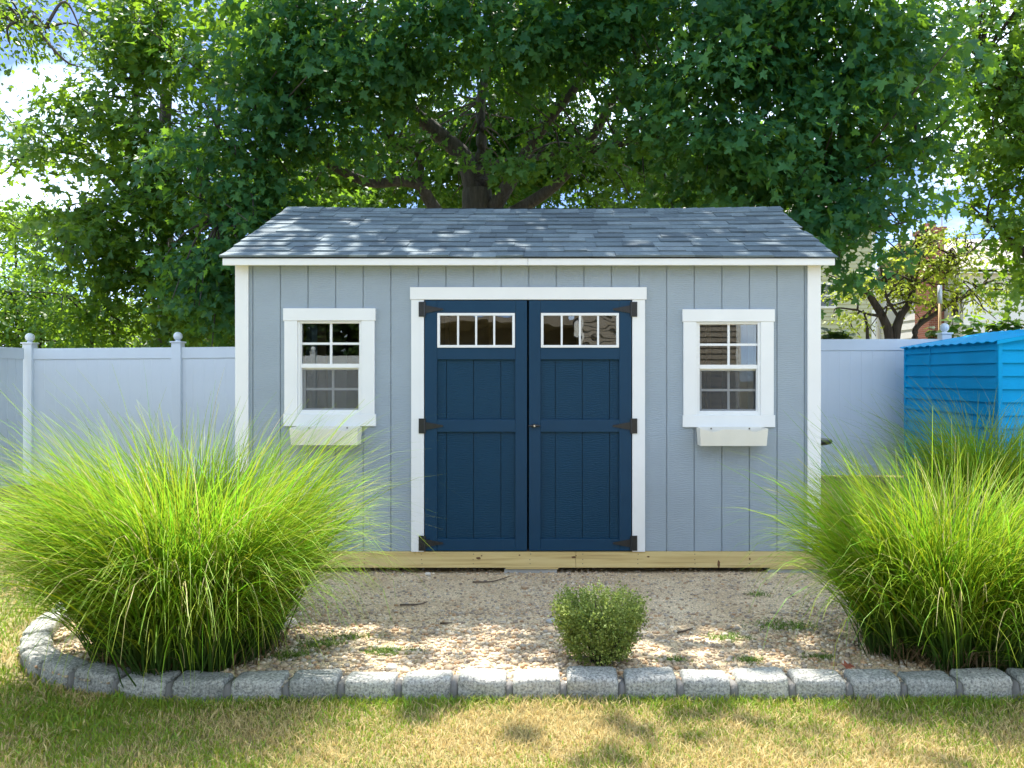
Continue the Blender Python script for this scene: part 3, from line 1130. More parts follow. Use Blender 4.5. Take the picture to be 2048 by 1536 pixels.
def rough_block(name, L, W, H, seed, mat, amp=0.008):
    bm = bmesh.new()
    nxx, nyy, nzz = 14, 6, 6
    rg = random.Random(seed)
    top = [rg.uniform(-0.010, 0.006) for _ in range(4)]
    vv = {}

    def P(i, j, k):
        if (i, j, k) not in vv:
            u, v, w_ = i / nxx, j / nyy, k / nzz
            x, y, z = (u - 0.5) * L, v * W, w_ * H
            # pillow the arrises
            r_ = 0.009
            def pil(t, size):
                dd = min(t, 1 - t) * size
                return max(0, 1 - dd / r_)
            ex, ey, ez = pil(u, L), pil(v, W), (max(0, 1 - (1 - w_) * H / r_))
            s_ = 0.55
            x -= math.copysign(0.007 * (ey + ez) * ex * s_, u - 0.5)
            y -= math.copysign(0.009 * (ex + ez) * ey * s_, v - 0.5)
            z -= 0.010 * (ex + ey) * ez * s_
            if k == nzz or w_ > 0.6:
                tz = (top[0] * (1 - u) + top[1] * u) * (1 - v) + (top[2] * (1 - u) + top[3] * u) * v
                z += tz * w_
            n1 = float(vnoise(u * L + seed * 3.1, v * W + w_ * H, 0.024, seed)) - 0.5
            n2 = float(vnoise(u * L + seed * 1.7, w_ * H - v * W, 0.08, seed + 9)) - 0.5
            y += amp * (1.1 * n1 + 1.4 * n2) * (1.0 if v < 0.5 else -1.0)
            z += amp * 0.9 * (n1 + n2) * (w_ > 0.7)
            vv[(i, j, k)] = bm.verts.new((x, y, z))
        return vv[(i, j, k)]
    for i in range(nxx):
        for j in range(nyy):
            bm.faces.new((P(i, j, nzz), P(i + 1, j, nzz), P(i + 1, j + 1, nzz), P(i, j + 1, nzz)))
    for i in range(nxx):
        for k in range(nzz):
            bm.faces.new((P(i, 0, k), P(i + 1, 0, k), P(i + 1, 0, k + 1), P(i, 0, k + 1)))
            bm.faces.new((P(i + 1, nyy, k), P(i, nyy, k), P(i, nyy, k + 1), P(i + 1, nyy, k + 1)))
    for j in range(nyy):
        for k in range(nzz):
            bm.faces.new((P(0, j + 1, k), P(0, j, k), P(0, j, k + 1), P(0, j + 1, k + 1)))
            bm.faces.new((P(nxx, j, k), P(nxx, j + 1, k), P(nxx, j + 1, k + 1), P(nxx, j, k + 1)))
    for f in bm.faces:
        f.smooth = True
    me = bpy.data.meshes.new(name)
    bm.to_mesh(me)
    bm.free()
    me.materials.append(mat)
    return me


# walk the edge line laying blocks
el = [Vector((p.x, p.y, 0)) for p in edge_line]
cum = [0]
for a, b in zip(el, el[1:]):
    cum.append(cum[-1] + (b - a).length)


def at_s(s):
    for i in range(len(cum) - 1):
        if cum[i + 1] >= s:
            t = (s - cum[i]) / (cum[i + 1] - cum[i] + 1e-9)
            return el[i].lerp(el[i + 1], t)
    return el[-1].copy()


s = 0.06
k = 0
while s < cum[-1] - 0.2:
    L = 0.226 + rr.uniform(-0.012, 0.016)
    a, b = at_s(s), at_s(s + L)
    mid = (a + b) / 2
    ang = math.atan2((a - b).y, (a - b).x)      # local +x runs back along the path, local +y into the bed
    me = rough_block("stone", L, 0.135 + rr.uniform(-0.01, 0.012), 0.098 + rr.uniform(-0.009, 0.010) + 0.05, 40 + k, M["granite"])
    o = link(bpy.data.objects.new("stone", me), edging)
    o.location = (mid.x, mid.y - 3.5, -0.05)
    o.rotation_euler = (rr.uniform(-0.03, 0.03), rr.uniform(-0.015, 0.015), ang + rr.uniform(-0.012, 0.012))
    # mortar ridge in the joint
    j = at_s(s + L + 0.0145)
    V, Fc = [], []
    hh = 0.083 + rr.uniform(-0.006, 0.008)
    for (yy, top) in ((0.0, 0.0), (-0.002, hh * 0.5), (0.004, hh * 0.93), (0.022, hh), (0.10, hh * 0.97), (0.125, 0.0)):
        for (xx, dp) in ((-0.018, 0.010), (-0.010, 0.001), (0.0, -0.003), (0.010, 0.001), (0.018, 0.010)):
            e_ = 0.003 * (rr.random() - 0.5)
            V.append((xx * (1 + 0.2 * (rr.random() - 0.5)), yy + (dp if yy < 0.01 else 0) + e_, top - (dp * 0.8 if yy > 0.002 else 0) + e_))
    for ii in range(5):
        for jj in range(4):
            q = ii * 5 + jj
            Fc.append((q, q + 1, q + 6, q + 5))
    mo = mesh_py("mortar_joint", V, Fc, M["mortar"], edging, True)
    mo.location = (j.x, j.y - 3.5 - 0.0, -0.01)
    mo.rotation_euler = (0, 0, ang)
    s += L + 0.029
    k += 1

# ------------------------------------------------------------------ white vinyl fence
fence = empty("vinyl_fence", (0, 10.4, 0))
tag(fence, "tall pale vinyl privacy fence running behind the shed with ball-topped posts", "fence")
fence2 = empty("vinyl_fence", (-6.99, 8.0, 0))
tag(fence2, "pale vinyl fence run along the garden's side, returning from the corner post", "fence")


def fence_post(par, x, y, zt, base):
    p = boxes("post", [(x - 0.064, x + 0.064, y - 0.064, y + 0.064, base - 0.3, zt)], M["fence"], par, 0.006)
    boxes("post_cap", [(x - 0.08, x + 0.08, y - 0.08, y + 0.08, zt, zt + 0.022)], M["fence"], p, 0.006)
    prof = [(0.040, 0.022), (0.030, 0.034), (0.028, 0.042)] + [(0.058 * math.sin(t), 0.092 - 0.058 * math.cos(t)) for t in [0.5 + 0.264 * i for i in range(10)]] + [(0.004, 0.150)]
    lathe("post_ball", prof, M["fence"], p, 18, (x, y, zt))
    return p


posts_px = [60, 356, 660, 965, 1270, 1578, 1889, 2200]


def fy(px):
    return 10.5 - 0.3 * (px - 60) / 1740


def ftop(px):
    return CAM_Z + (58 + 19 * max(0, min(1, (px - 60) / 1580)) ** 1.3) / F_PX * fy(px)


pp = []
for px in posts_px:
    y = fy(px)
    pp.append(((px - 1096) / F_PX * y, y - 10.4, ftop(px)))
board_me = {}
for i, (x, y, zt) in enumerate(pp):
    base = float(ground_z(x, y + 10.4))
    fence_post(fence, x, y, zt + 0.06, base)
    if i + 1 == len(pp):
        break
    x2, y2, zt2 = pp[i + 1]
    L = math.hypot(x2 - x, y2 - y) - 0.128
    ang = math.atan2(y2 - y, x2 - x)
    cx, cy = (x + x2) / 2, (y + y2) / 2
    za = (zt + zt2) / 2
    slope = math.atan2(zt2 - zt, L)
    zb = float(ground_z(cx, cy + 10.4)) + 0.03
    for (nm, z0_, z1_) in (("top_rail", za - 0.150, za), ("bottom_rail", zb, zb + 0.14)):
        r_ = boxes(nm, [(-L / 2 - 0.01, L / 2 + 0.01, -0.025, 0.025, z0_ - (z0_ + z1_) / 2, z1_ - (z0_ + z1_) / 2)], M["fence"], fence, 0.004)
        r_.location = (cx, cy, (z0_ + z1_) / 2)
        r_.rotation_euler = (0, -slope, ang)
    nb = 13
    bw = L / nb
    for k in range(nb):
        u = (k + 0.5) * bw - L / 2
        H = za - 0.13 - zb - 0.12
        key_ = (i,)
        if key_ not in board_me:
            ob = boxes("fence_board", [(-bw / 2 + 0.0012, bw / 2 - 0.0012, -0.011, 0.011, 0, H)], M["fence"], fence, 0.003)
            board_me[key_] = ob.data
        else:
            ob = link(bpy.data.objects.new("fence_board", board_me[key_]), fence)
        ob.location = (cx + u * math.cos(ang), cy + u * math.sin(ang), zb + 0.11 + u * math.tan(slope))
        ob.rotation_euler = (0, 0, ang)
    bk = boxes("tongue_strip", [(-L / 2, L / 2, -0.0085, 0.0085, 0, za - zb - 0.28)], M["fence"], fence)
    bk.location = (cx, cy, zb + 0.13)
    bk.rotation_euler = (0, 0, ang)
# side run toward the camera
zt0 = pp[0][2]
for i in range(5):
    ya, yb_ = 10.43 - 8.0 - 0.064 - i * 1.96, 10.43 - 8.0 - 1.96 - i * 1.96 + 0.064
    x = -0.09
    if i:
        fence_post(fence2, x, ya + 0.064, zt0 + 0.06, 0)
    boxes("top_rail", [(x - 0.025, x + 0.025, yb_, ya, zt0 - 0.15, zt0)], M["fence"], fence2, 0.004)
    boxes("bottom_rail", [(x - 0.025, x + 0.025, yb_, ya, 0.03, 0.17)], M["fence"], fence2, 0.004)
    bw = (ya - yb_) / 12
    for k in range(12):
        if ('s',) not in board_me:
            ob = boxes("fence_board", [(-0.011, 0.011, -bw / 2 + 0.003, bw / 2 - 0.003, 0, zt0 - 0.13 - 0.15)], M["fence"], fence2, 0.003)
            board_me[('s',)] = ob.data
        else:
            ob = link(bpy.data.objects.new("fence_board", board_me[('s',)]), fence2)
        ob.location = (x, yb_ + (k + 0.5) * bw, 0.15)
    boxes("tongue_strip", [(x - 0.004, x + 0.004, yb_, ya, 0.16, zt0 - 0.14)], M["fence"], fence2)

# ------------------------------------------------------------------ blue metal shed
bs = empty("metal_shed", (4.69, 8.0, 0.10), R(5.0))
tag(bs, "bright blue sheet-metal shed with low gable roof, standing against the fence", "shed")
BW, BD, BH = 2.2, 1.75, 1.73
# wall panels: lap courses of 0.137
def lap_panel(name, axis_, par, length, h, pitch, mat, off=(0, 0, 0), flip=1, out=0.012, top=None):
    """a lapped cladding sheet; axis_ 'x' faces -y, axis_ 'y' faces -x; returns list of course objects"""
    obs = []
    nn = int(math.ceil(h / pitch))
    for c in range(nn):
        z0_, z1_ = c * pitch, min((c + 1) * pitch, h)
        if axis_ == 'x':
            V = [(0, -out, z0_), (length, -out, z0_), (length, -0.001, z1_), (0, -0.001, z1_), (0, 0.004, z0_), (length, 0.004, z0_), (length, 0.004, z1_), (0, 0.004, z1_)]
        else:
            V = [(-out, 0, z0_), (-out, length, z0_), (-0.001, length, z1_), (-0.001, 0, z1_), (0.004, 0, z0_), (0.004, length, z0_), (0.004, length, z1_), (0.004, 0, z1_)]
        V = [(a + off[0], b + off[1], c_ + off[2]) for a, b, c_ in V]
        obs.append((V, BOXF))
    return obs


for (ax, ln) in (('y', BD), ('x', BW)):
    for V, Fc in lap_panel("wall_panel", ax, bs, ln, BH, 0.137, M["blue"], out=0.026):
        mesh_py("wall_panel", V, Fc, M["blue"], bs)
boxes("core", [(0.006, BW, 0.006, BD, -0.05, BH - 0.01)], M["blue"], bs)
boxes("corner_post", [(-0.026, 0.02, -0.026, 0.02, -0.05, BH)], M["blue"], bs, 0.004)
boxes("corner_post", [(-0.024, 0.02, BD - 0.02, BD + 0.02, -0.05, BH)], M["blue"], bs, 0.004)
boxes("seam_strip", [(-0.0285, -0.0265, BD * 0.68, BD * 0.68 + 0.012, 0, BH)], M["blue"], bs)
# gable
for yy in (0.0, BD):
    mesh_py("gable", [(0.0, yy, BH), (BW / 2, yy, BH + 0.17 * BW / 2), (BW, yy, BH)], [(0, 2, 1)], M["blue"], bs)
# corrugated roof sheets
br_ = empty("roof", (0, 0, 0), parent=bs)
for sgn in (0, 1):
    V, Fc = [], []
    nn = 72
    for k in range(nn + 1):
        y = -0.05 + (BD + 0.10) * k / nn
        w_ = 0.008 * math.cos(2 * math.pi * k / 6)
        xa = -0.06 if sgn == 0 else BW + 0.06
        V += [(xa, y, BH - 0.010 + w_ + 0.012), (BW / 2, y, BH + 0.17 * (BW / 2) + 0.012 + w_), (xa, y, BH - 0.018 + w_ + 0.012), (BW / 2, y, BH + 0.17 * (BW / 2) + 0.004 + w_)]
    for k in range(nn):
        a, b = 4 * k, 4 * k + 4
        Fc += [(a, a + 1, b + 1, b), (a + 2, b + 2, b + 3, a + 3), (a, b, b + 2, a + 2)]
    mesh_py("roof_sheet", V, Fc, M["blue"], br_, False)
mesh_py("verge_trim", [(-0.06, -0.058, BH - 0.03), (BW / 2, -0.058, BH + 0.17 * BW / 2 - 0.02), (BW / 2, -0.058, BH + 0.17 * BW / 2 + 0.02), (-0.06, -0.058, BH + 0.008),
                       (-0.06, -0.051, BH - 0.03), (BW / 2, -0.051, BH + 0.17 * BW / 2 - 0.02), (BW / 2, -0.051, BH + 0.17 * BW / 2 + 0.02), (-0.06, -0.051, BH + 0.008)], BOXF, M["blue"], br_)

# ------------------------------------------------------------------ black pedestal stand peeking past the shed
st_ = empty("pedestal_stand", (2.82, 8.1, float(ground_z(2.82, 8.1))))
tag(st_, "small black round-topped pedestal stand peeking out behind the shed's corner", "stand")
zt = 0.70
lathe("top", [(0.02, zt - 0.03), (0.11, zt - 0.02), (0.155, zt - 0.005), (0.165, zt + 0.015), (0.16, zt + 0.032), (0.145, zt + 0.040), (0.002, zt + 0.042)], M["black"], st_, 28)
lathe("stem", [(0.05, zt - 0.03), (0.03, zt - 0.07), (0.022, zt - 0.2), (0.022, 0.08), (0.03, 0.05)], M["black"], st_, 14)
lathe("foot", [(0.15, 0.0), (0.15, 0.015), (0.09, 0.03), (0.028, 0.055)], M["black"], st_, 24)

# ------------------------------------------------------------------ houses beyond the fence
def lap_wall(name, x0, x1, h, pitch, mat, parent, holes=(), out=0.02, axis_='x', joint=None):
    """lapped siding facing -y (axis x) or -x (axis y), one part; courses are real steps"""
    V, Fc = [], []
    nn = int(math.ceil(h / pitch))
    for c in range(nn):
        z0_, z1_ = c * pitch, min((c + 1) * pitch, h)
        for (a, b, zz0, zz1) in cut_rects((x0, x1, z0_, z1_), holes):
            k = len(V)
            o0 = out * (1 - (zz0 - z0_) / pitch)
            o1 = out * (1 - (zz1 - z0_) / pitch)
            q = [(a, -o0, zz0), (b, -o0, zz0), (b, -o1, zz1), (a, -o1, zz1), (a, 0.01, zz0), (b, 0.01, zz0), (b, 0.01, zz1), (a, 0.01, zz1)]
            if axis_ == 'y':
                q = [(yy, xx, zz) for xx, yy, zz in q]
            V += q
            Fc += [tuple(i + k for i in f) for f in BOXF]
    return mesh_py(name, V, Fc, mat, parent)


def house_window(par, x0, x1, z0_, z1_, axis_='x', y=-0.03):
    def T(b):
        if axis_ == 'x':
            return b
        return (b[2], b[3], b[0], b[1], b[4], b[5])
    w = boxes("window", [T((x0 - 0.06, x0, y, 0.02, z0_ - 0.06, z1_ + 0.06)), T((x1, x1 + 0.06, y, 0.02, z0_ - 0.06, z1_ + 0.06)), T((x0, x1, y, 0.02, z1_, z1_ + 0.06)), T((x0, x1, y - 0.01, 0.02, z0_ - 0.06, z0_)),
                         T((x0, x1, y + 0.012, 0.02, (z0_ + z1_) / 2 - 0.02, (z0_ + z1_) / 2 + 0.02))], M["vinyl"], par)
    boxes("pane", [T((x0, x1, y + 0.024, y + 0.03, z0_, z1_))], M["dark_glass"], w)
    return w


hy = empty("house", (3.2, 20.0, 0.0))
tag(hy, "pale yellow-green clapboard house seen beyond the fence beside the shed", "house")
# window at px 1640-1668, y 572-612 at 20 m
wx0, wx1 = 3.75, 4.23
lap_wall("wall", 0, 5.2, 5.6, 0.105, M["house_y"], hy, [(wx0 - 0.06, wx1 + 0.06, 3.25, 3.92)])
boxes("wall_core", [(0.0, 5.19, 0.011, 6.0, 0, 5.6)], M["house_y"], hy)
house_window(hy, wx0, wx1, 3.31, 3.86)
boxes("corner_board", [(5.2, 5.3, -0.03, 0.08, 0, 5.6)], M["vinyl"], hy)
mesh_py("roof", [(-0.4, -0.4, 5.6), (5.6, -0.4, 5.6), (5.6, 3.0, 7.4), (-0.4, 3.0, 7.4), (5.6, 6.4, 5.6), (-0.4, 6.4, 5.6)], [(0, 1, 2, 3), (3, 2, 4, 5), (1, 4, 2), (0, 3, 5)], M["house_roof"], hy)

hw = empty("house", (10.55, 19.5, 0.0))
tag(hw, "white shingled house with brick chimney and antenna beyond the small yellow-green tree", "house")
# long wall facing -x (sunlit), shaded end wall facing -y
lap_wall("wall", 0.0, 6.0, 4.1, 0.26, M["house_w"], hw, [(0.15, 0.75, 3.0, 3.75)], 0.015, 'y')
lap_wall("wall", 0.0, 5.0, 4.1, 0.26, M["house_w"], hw, [], 0.015, 'x')
boxes("wall_core", [(0.012, 5.0, 0.012, 6.0, 0, 4.1)], M["house_w"], hw)
boxes("corner_board", [(-0.05, 0.09, -0.05, 0.06, 0, 4.1)], M["vinyl"], hw)
house_window(hw, 0.22, 0.62, 3.05, 3.70, 'y')
boxes("fascia", [(-0.25, 5.2, -0.30, -0.27, 4.06, 4.18)], M["vinyl"], hw)
V = [(-0.25, -0.3, 4.15), (5.2, -0.3, 4.15), (5.2, 3.0, 5.5), (-0.25, 3.0, 5.5), (5.2, 6.3, 4.15), (-0.25, 6.3, 4.15)]
mesh_py("roof", V + [(a, b, c - 0.06) for a, b, c in V], [(0, 1, 2, 3), (3, 2, 4, 5), (6, 9, 8, 7), (9, 11, 10, 8), (0, 3, 9, 6), (3, 5, 11, 9), (0, 6, 7, 1)], M["house_roof"], hw)
ch = boxes("chimney", [(-0.42, -0.021, 0.95, 1.75, 0, 5.35)], M["brick"], hw)
boxes("chimney_cap", [(-0.47, 0.03, 0.90, 1.80, 5.351, 5.46)], M["brick"], ch)
boxes("flue", [(-0.33, -0.11, 1.2, 1.5, 5.461, 5.62)], M["brick"], ch)
tubes("antenna_mast", [([(0.1, 1.3, 5.0), (0.1, 1.3, 7.1)], 0.018, 0.014)], M["grey_cap"], hw)
tubes("antenna_arm", [([(-0.15, 1.3, 6.9), (0.4, 1.3, 6.9)], 0.008, 0.008), ([(-0.12, 1.3, 6.6), (0.32, 1.3, 6.6)], 0.007, 0.007), ([(-0.08, 1.3, 6.3), (0.28, 1.3, 6.3)], 0.007, 0.007)], M["grey_cap"], hw, 6)
tubes("downspout", [([(-0.08, 4.9, 4.0), (-0.08, 4.9, 1.0), (-0.5, 4.5, 0.5)], 0.04, 0.04)], M["vinyl"], hw)

pl = empty("pole", (5.55, 10.9, 0.1))
tag(pl, "slim tan pole with pale grey sleeve rising behind the fence", "pole")
tubes("pole_shaft", [([(0, 0, 0), (0, 0, 2.45)], 0.021, 0.021)], M["tan_pole"], pl, 12)
tubes("sleeve", [([(0, 0, 2.40), (0, 0, 2.66)], 0.032, 0.030)], M["grey_cap"], pl, 12)

# ------------------------------------------------------------------ what stands behind the camera and shows in the glass
ht = empty("house", (0.7, -4.6, 0))
tag(ht, "taupe vinyl-sided house mirrored in the shed's glass", "house")


def facing_shed(name, x0, x1, h, y, mat, holes=()):
    o_ = lap_wall(name, -x1, -x0, h, 0.115, mat, ht, [(-b, -a, c, d) for a, b, c, d in holes], 0.018)
    o_.rotation_euler = (0, 0, math.pi)
    o_.location = (0, y, 0)
    return o_


facing_shed("wall", 0.0, 3.2, 5.0, 0.0, M["house_t"])
boxes("corner_board", [(-0.09, 0.0, -0.05, 0.03, 0, 5.0)], M["white"], ht)
boxes("corner_board", [(3.2, 3.29, -0.05, 0.03, 0, 5.0)], M["white"], ht)
boxes("wall_core", [(0.0, 3.2, -3.0, -0.011, 0, 5.0)], M["house_t"], ht)
facing_shed("wall", -3.6, -0.09, 3.0, -3.0, M["house_t"], [(-1.5, -0.3, 1.2, 2.1), (-3.3, -1.9, 0.05, 2.1)])
boxes("wall_core", [(-3.6, 3.2, -6.0, -3.011, 0, 3.0)], M["house_t"], ht)
for (a, b, c, d) in ((-1.5, -0.3, 1.2, 2.1), (-3.3, -1.9, 0.05, 2.1)):
    w = boxes("window", [(a, a + 0.07, -2.99, -2.95, c, d), (b - 0.07, b, -2.99, -2.95, c, d), (a + 0.07, b - 0.07, -2.99, -2.95, d - 0.07, d), (a + 0.07, b - 0.07, -2.99, -2.95, c, c + 0.05)], M["white"], ht)
    boxes("pane", [(a + 0.07, b - 0.07, -2.985, -2.975, c + 0.05, d - 0.07)], M["dark_glass"], w)
boxes("porch_roof", [(-3.9, -0.1, -3.0, -0.7, 2.65, 2.80)], M["house_t"], ht)
boxes("porch_post", [(-3.7, -3.58, -0.9, -0.78, 0, 2.65)], M["white"], ht)
boxes("roof", [(-3.9, 3.6, -6.3, -0.9, 5.0, 5.2)], M["house_roof"], ht)

f3 = empty("vinyl_fence", (-8.2, -8.5, 0))
tag(f3, "pale vinyl fence with ball-topped posts mirrored in the shed window", "fence")
for k in range(4):
    fence_post(f3, -1.0 + 1.96 * k * 0.8, 0, 2.10, 0)
    boxes("fence_panel", [(-0.93 + 1.568 * k, -1.0 + 1.568 * (k + 1) - 0.07, -0.02, 0.02, 0.05, 2.02)], M["fence"], f3)

# ------------------------------------------------------------------ foliage engine
_half = [(-0.05, 0.12), (-0.13, 0.40), (0.10, 0.27), (0.20, 0.46), (0.38, 0.70), (0.42, 0.42), (0.46, 0.21), (0.68, 0.27)]
MAPLE = np.array([(0.0, 0.0)] + _half + [(1.0, 0.0)] + [(a, -b) for a, b in _half[::-1]])
OVAL = np.array([(0.0, 0.0), (0.35, 0.25), (0.75, 0.19), (1.0, 0.0), (0.75, -0.19), (0.35, -0.25)])
DIAMOND = np.array([(0.0, 0.0), (0.45, 0.30), (1.0, 0.0), (0.45, -0.30)])


def norm(a):
    return a / (np.linalg.norm(a, axis=1, keepdims=True) + 1e-9)


def leaf_geometry(pos, ax, nr, size, tint, shape):
    ax = norm(ax)
    sd = norm(np.cross(nr, ax))
    nr = np.cross(ax, sd)
    u, v = shape[:, 0], shape[:, 1]
    k = len(shape)
    n_ = len(pos)
    sz = size[:, None, None]
    curl = -0.16 * (u ** 2)[None, :, None] + 0.22 * np.abs(v)[None, :, None]
    P = pos[:, None, :] + sz * (u[None, :, None] * ax[:, None, :] + v[None, :, None] * sd[:, None, :] + curl * nr[:, None, :])
    if k == 4:
        V = P.reshape(-1, 3)
        base = np.arange(n_)[:, None] * 4
        F_ = np.concatenate([base + np.array([0, 1, 2]), base + np.array([0, 2, 3])], 0)
        T = np.repeat(tint, 4)
    else:
        C = pos[:, None, :] + sz * 0.38 * ax[:, None, :]
        V = np.concatenate([P, C], 1).reshape(-1, 3)
        base = np.arange(n_)[:, None] * (k + 1)
        F_ = np.concatenate([base + np.array([k, i, (i + 1) % k]) for i in range(k)], 0)
        T = np.repeat(tint, k + 1)
    return V, F_, np.stack([T, T, T], 1)


def W(px, py, d):
    return ((px - 1096) / F_PX * d, d, CAM_Z - (py - 755) / F_PX * d)


def blob(px, py, d, rpx, rpy, rd, cov=3.0):
    """a bough of foliage: centre by bearing and distance, radii in metres derived at that distance"""
    c = W(px, py, d)
    return (c[0], c[1], c[2], rpx * d / F_PX, rd, rpy * d / F_PX, cov)


def foliage(blobs, size, per, rng, droop=0.35, tint_bias=0.0, spread=0.32, area_k=0.42):
    pos, axs, nrs, szs, tn = [], [], [], [], []
    tw = []
    for (cx, cy, cz, rx, ry, rz, cov) in blobs:
        area = math.pi * rx * rz
        nl = area * cov / (area_k * size * size * 0.6)
        nt_ = max(3, int(nl / per))
        nc = max(2, nt_ // 7)
        q = norm(rng.normal(size=(nc, 3)))
        rad = rng.random(nc) ** 0.42
        cc = np.array((cx, cy, cz)) + q * rad[:, None] * np.array((rx, ry, rz))
        cid = rng.integers(0, nc, nt_)
        q = q[cid]
        c = cc[cid] + rng.normal(size=(nt_, 3)) * spread * np.array((0.8, 0.8, 0.42))
        out = q.copy()
        out[:, 2] = out[:, 2] * 0.35 - 0.10
        out = norm(out + 0.5 * rng.normal(size=(nt_, 3)) * np.array((1, 1, 0.35)))
        tw.append((c, out))
        t = np.tile(np.linspace(-0.5, 1.0, per), nt_)
        ci = np.repeat(np.arange(nt_), per)
        sgn = np.tile(np.where(np.arange(per) % 2 == 0, 1.0, -1.0), nt_)
        d_ = out[ci]
        side = norm(np.cross(d_, np.array((0, 0, 1.0))))
        n_ = len(ci)
        p = c[ci] + d_ * (t * spread * 1.3)[:, None] + side * (sgn * spread * 0.33 * rng.random(n_))[:, None] + rng.normal(size=(n_, 3)) * spread * np.array((0.33, 0.33, 0.20))
        a = d_ * 0.45 + side * (sgn * 0.7)[:, None] + rng.normal(size=(n_, 3)) * 0.45
        a[:, 2] -= droop
        nr = np.array((0, 0, 1.0)) * 0.75 + d_ * 0.35 + np.array((0, -0.30, 0)) + rng.normal(size=(n_, 3)) * 0.42
        pos.append(p)
        axs.append(a)
        nrs.append(nr)
        szs.append(size * (0.5 + 0.8 * rng.random(n_)))
        cl = rng.random(nt_)[ci] * 0.75 + rng.random(n_) * 0.25
        tn.append(np.clip(cl + tint_bias, 0, 1))
    return np.concatenate(pos), np.concatenate(axs), np.concatenate(nrs), np.concatenate(szs), np.concatenate(tn), tw


def in_view(p, margin=0.05):
    u = p[:, 0] / p[:, 1]
    w_ = (p[:, 2] - CAM_Z) / p[:, 1]
    return (p[:, 1] > 1) & (u > -0.72 - margin) & (u < 0.625 + margin) & (w_ < 0.495 + margin)


def add_twigs(tw, origin_pts, rng, frac, mat_r=(0.02, 0.006)):
    lines = []
    O = np.array(origin_pts)
    for (c, out) in tw:
        for i in range(len(c)):
            if rng.random() > frac:
                continue
            dd = np.linalg.norm(O - c[i], axis=1)
            j = int(dd.argmin())
            a = O[j]
            b = c[i] + out[i] * 0.3
            if dd[j] > 3.2:
                continue
            m1 = a * 0.6 + b * 0.4 + rng.normal(size=3) * 0.12 + np.array((0, 0, 0.12))
            lines.append(([tuple(a), tuple(m1), tuple(b)], mat_r[0], mat_r[1]))
    return lines


def make_tree(name, label, cat, base, limbs, blobs, size, per, leafm, barkm, rng, shape=MAPLE, group=None, twig_frac=0.12, far_shape=None, hi_blobs=(), hi_size=0.3, tint_bias=0.0, spread=0.32, solo=0, droop=0.35):
    t = empty(name, base)
    tag(t, label, cat, group)
    inv = np.array(base)
    lines, nodes = [], []
    for (pts, r0, r1) in limbs:
        lines.append((pts, r0, r1))
        nodes += [tuple(p) for p in (spline(pts, 4) if len(pts) > 2 else pts)][2:]
    pos, ax, nr, sz, tn, tw = foliage(blobs, size, per, rng, droop, tint_bias, spread)
    tl = add_twigs(tw, nodes, rng, twig_frac)
    def loc(lst):
        return [([tuple(np.array(p) - inv) for p in pts], r0, r1) for pts, r0, r1 in lst]
    trunk = tubes("trunk", loc([lines[0]]), barkm, t, 12)
    if len(lines) > 1:
        for ln in lines[1:]:
            tubes("limb", loc([ln]), barkm, t, 9)
    if tl:
        tubes("branches", loc(tl), barkm, t, 5)["kind"] = "stuff"
    keep_ = np.ones(len(pos), bool)
    solo_idx = []
    if solo:
        v = in_view(pos, -0.01)
        cand = np.where(v)[0]
        order = cand[np.argsort(pos[cand, 1])]
        solo_idx = order[:solo * 3:3]
        keep_[solo_idx] = False
    V, F_, T = leaf_geometry(pos[keep_] - inv, ax[keep_], nr[keep_], sz[keep_], tn[keep_], shape)
    crown = mesh_np("crown", V, F_, leafm, t, T, True)
    crown["kind"] = "stuff"
    if len(hi_blobs):
        p2, a2, n2, s2, t2, _ = foliage(hi_blobs, hi_size, 8, rng, droop, tint_bias, 0.6)
        V, F_, T = leaf_geometry(p2 - inv, a2, n2, s2, t2, DIAMOND)
        uc = mesh_np("upper_shade_crown", V, F_, leafm, t, T, True)
        uc["kind"] = "stuff"
    if solo:
        variants = []
        for q in (0.15, 0.45, 0.8):
            V, F_, T = leaf_geometry(np.zeros((1, 3)), np.array([[1.0, 0, 0]]), np.array([[0, 0, 1.0]]), np.ones(1), np.array([q]), shape)
            ob = mesh_np("leaf", V, F_, leafm, None, T, True)
            variants.append(ob.data)
            bpy.data.objects.remove(ob)
        for i in solo_idx:
            a_ = Vector(ax[i]).normalized()
            s_ = Vector(nr[i]).cross(a_).normalized()
            n_ = a_.cross(s_)
            ob = bpy.data.objects.new("leaf", variants[int(min(2, tn[i] * 3))])
            link(ob, crown)
            m = Matrix((a_, s_, n_)).transposed().to_4x4()
            ob.matrix_local = Matrix.Translation(Vector(pos[i] - inv)) @ m @ Matrix.Scale(float(sz[i]), 4)
    return t


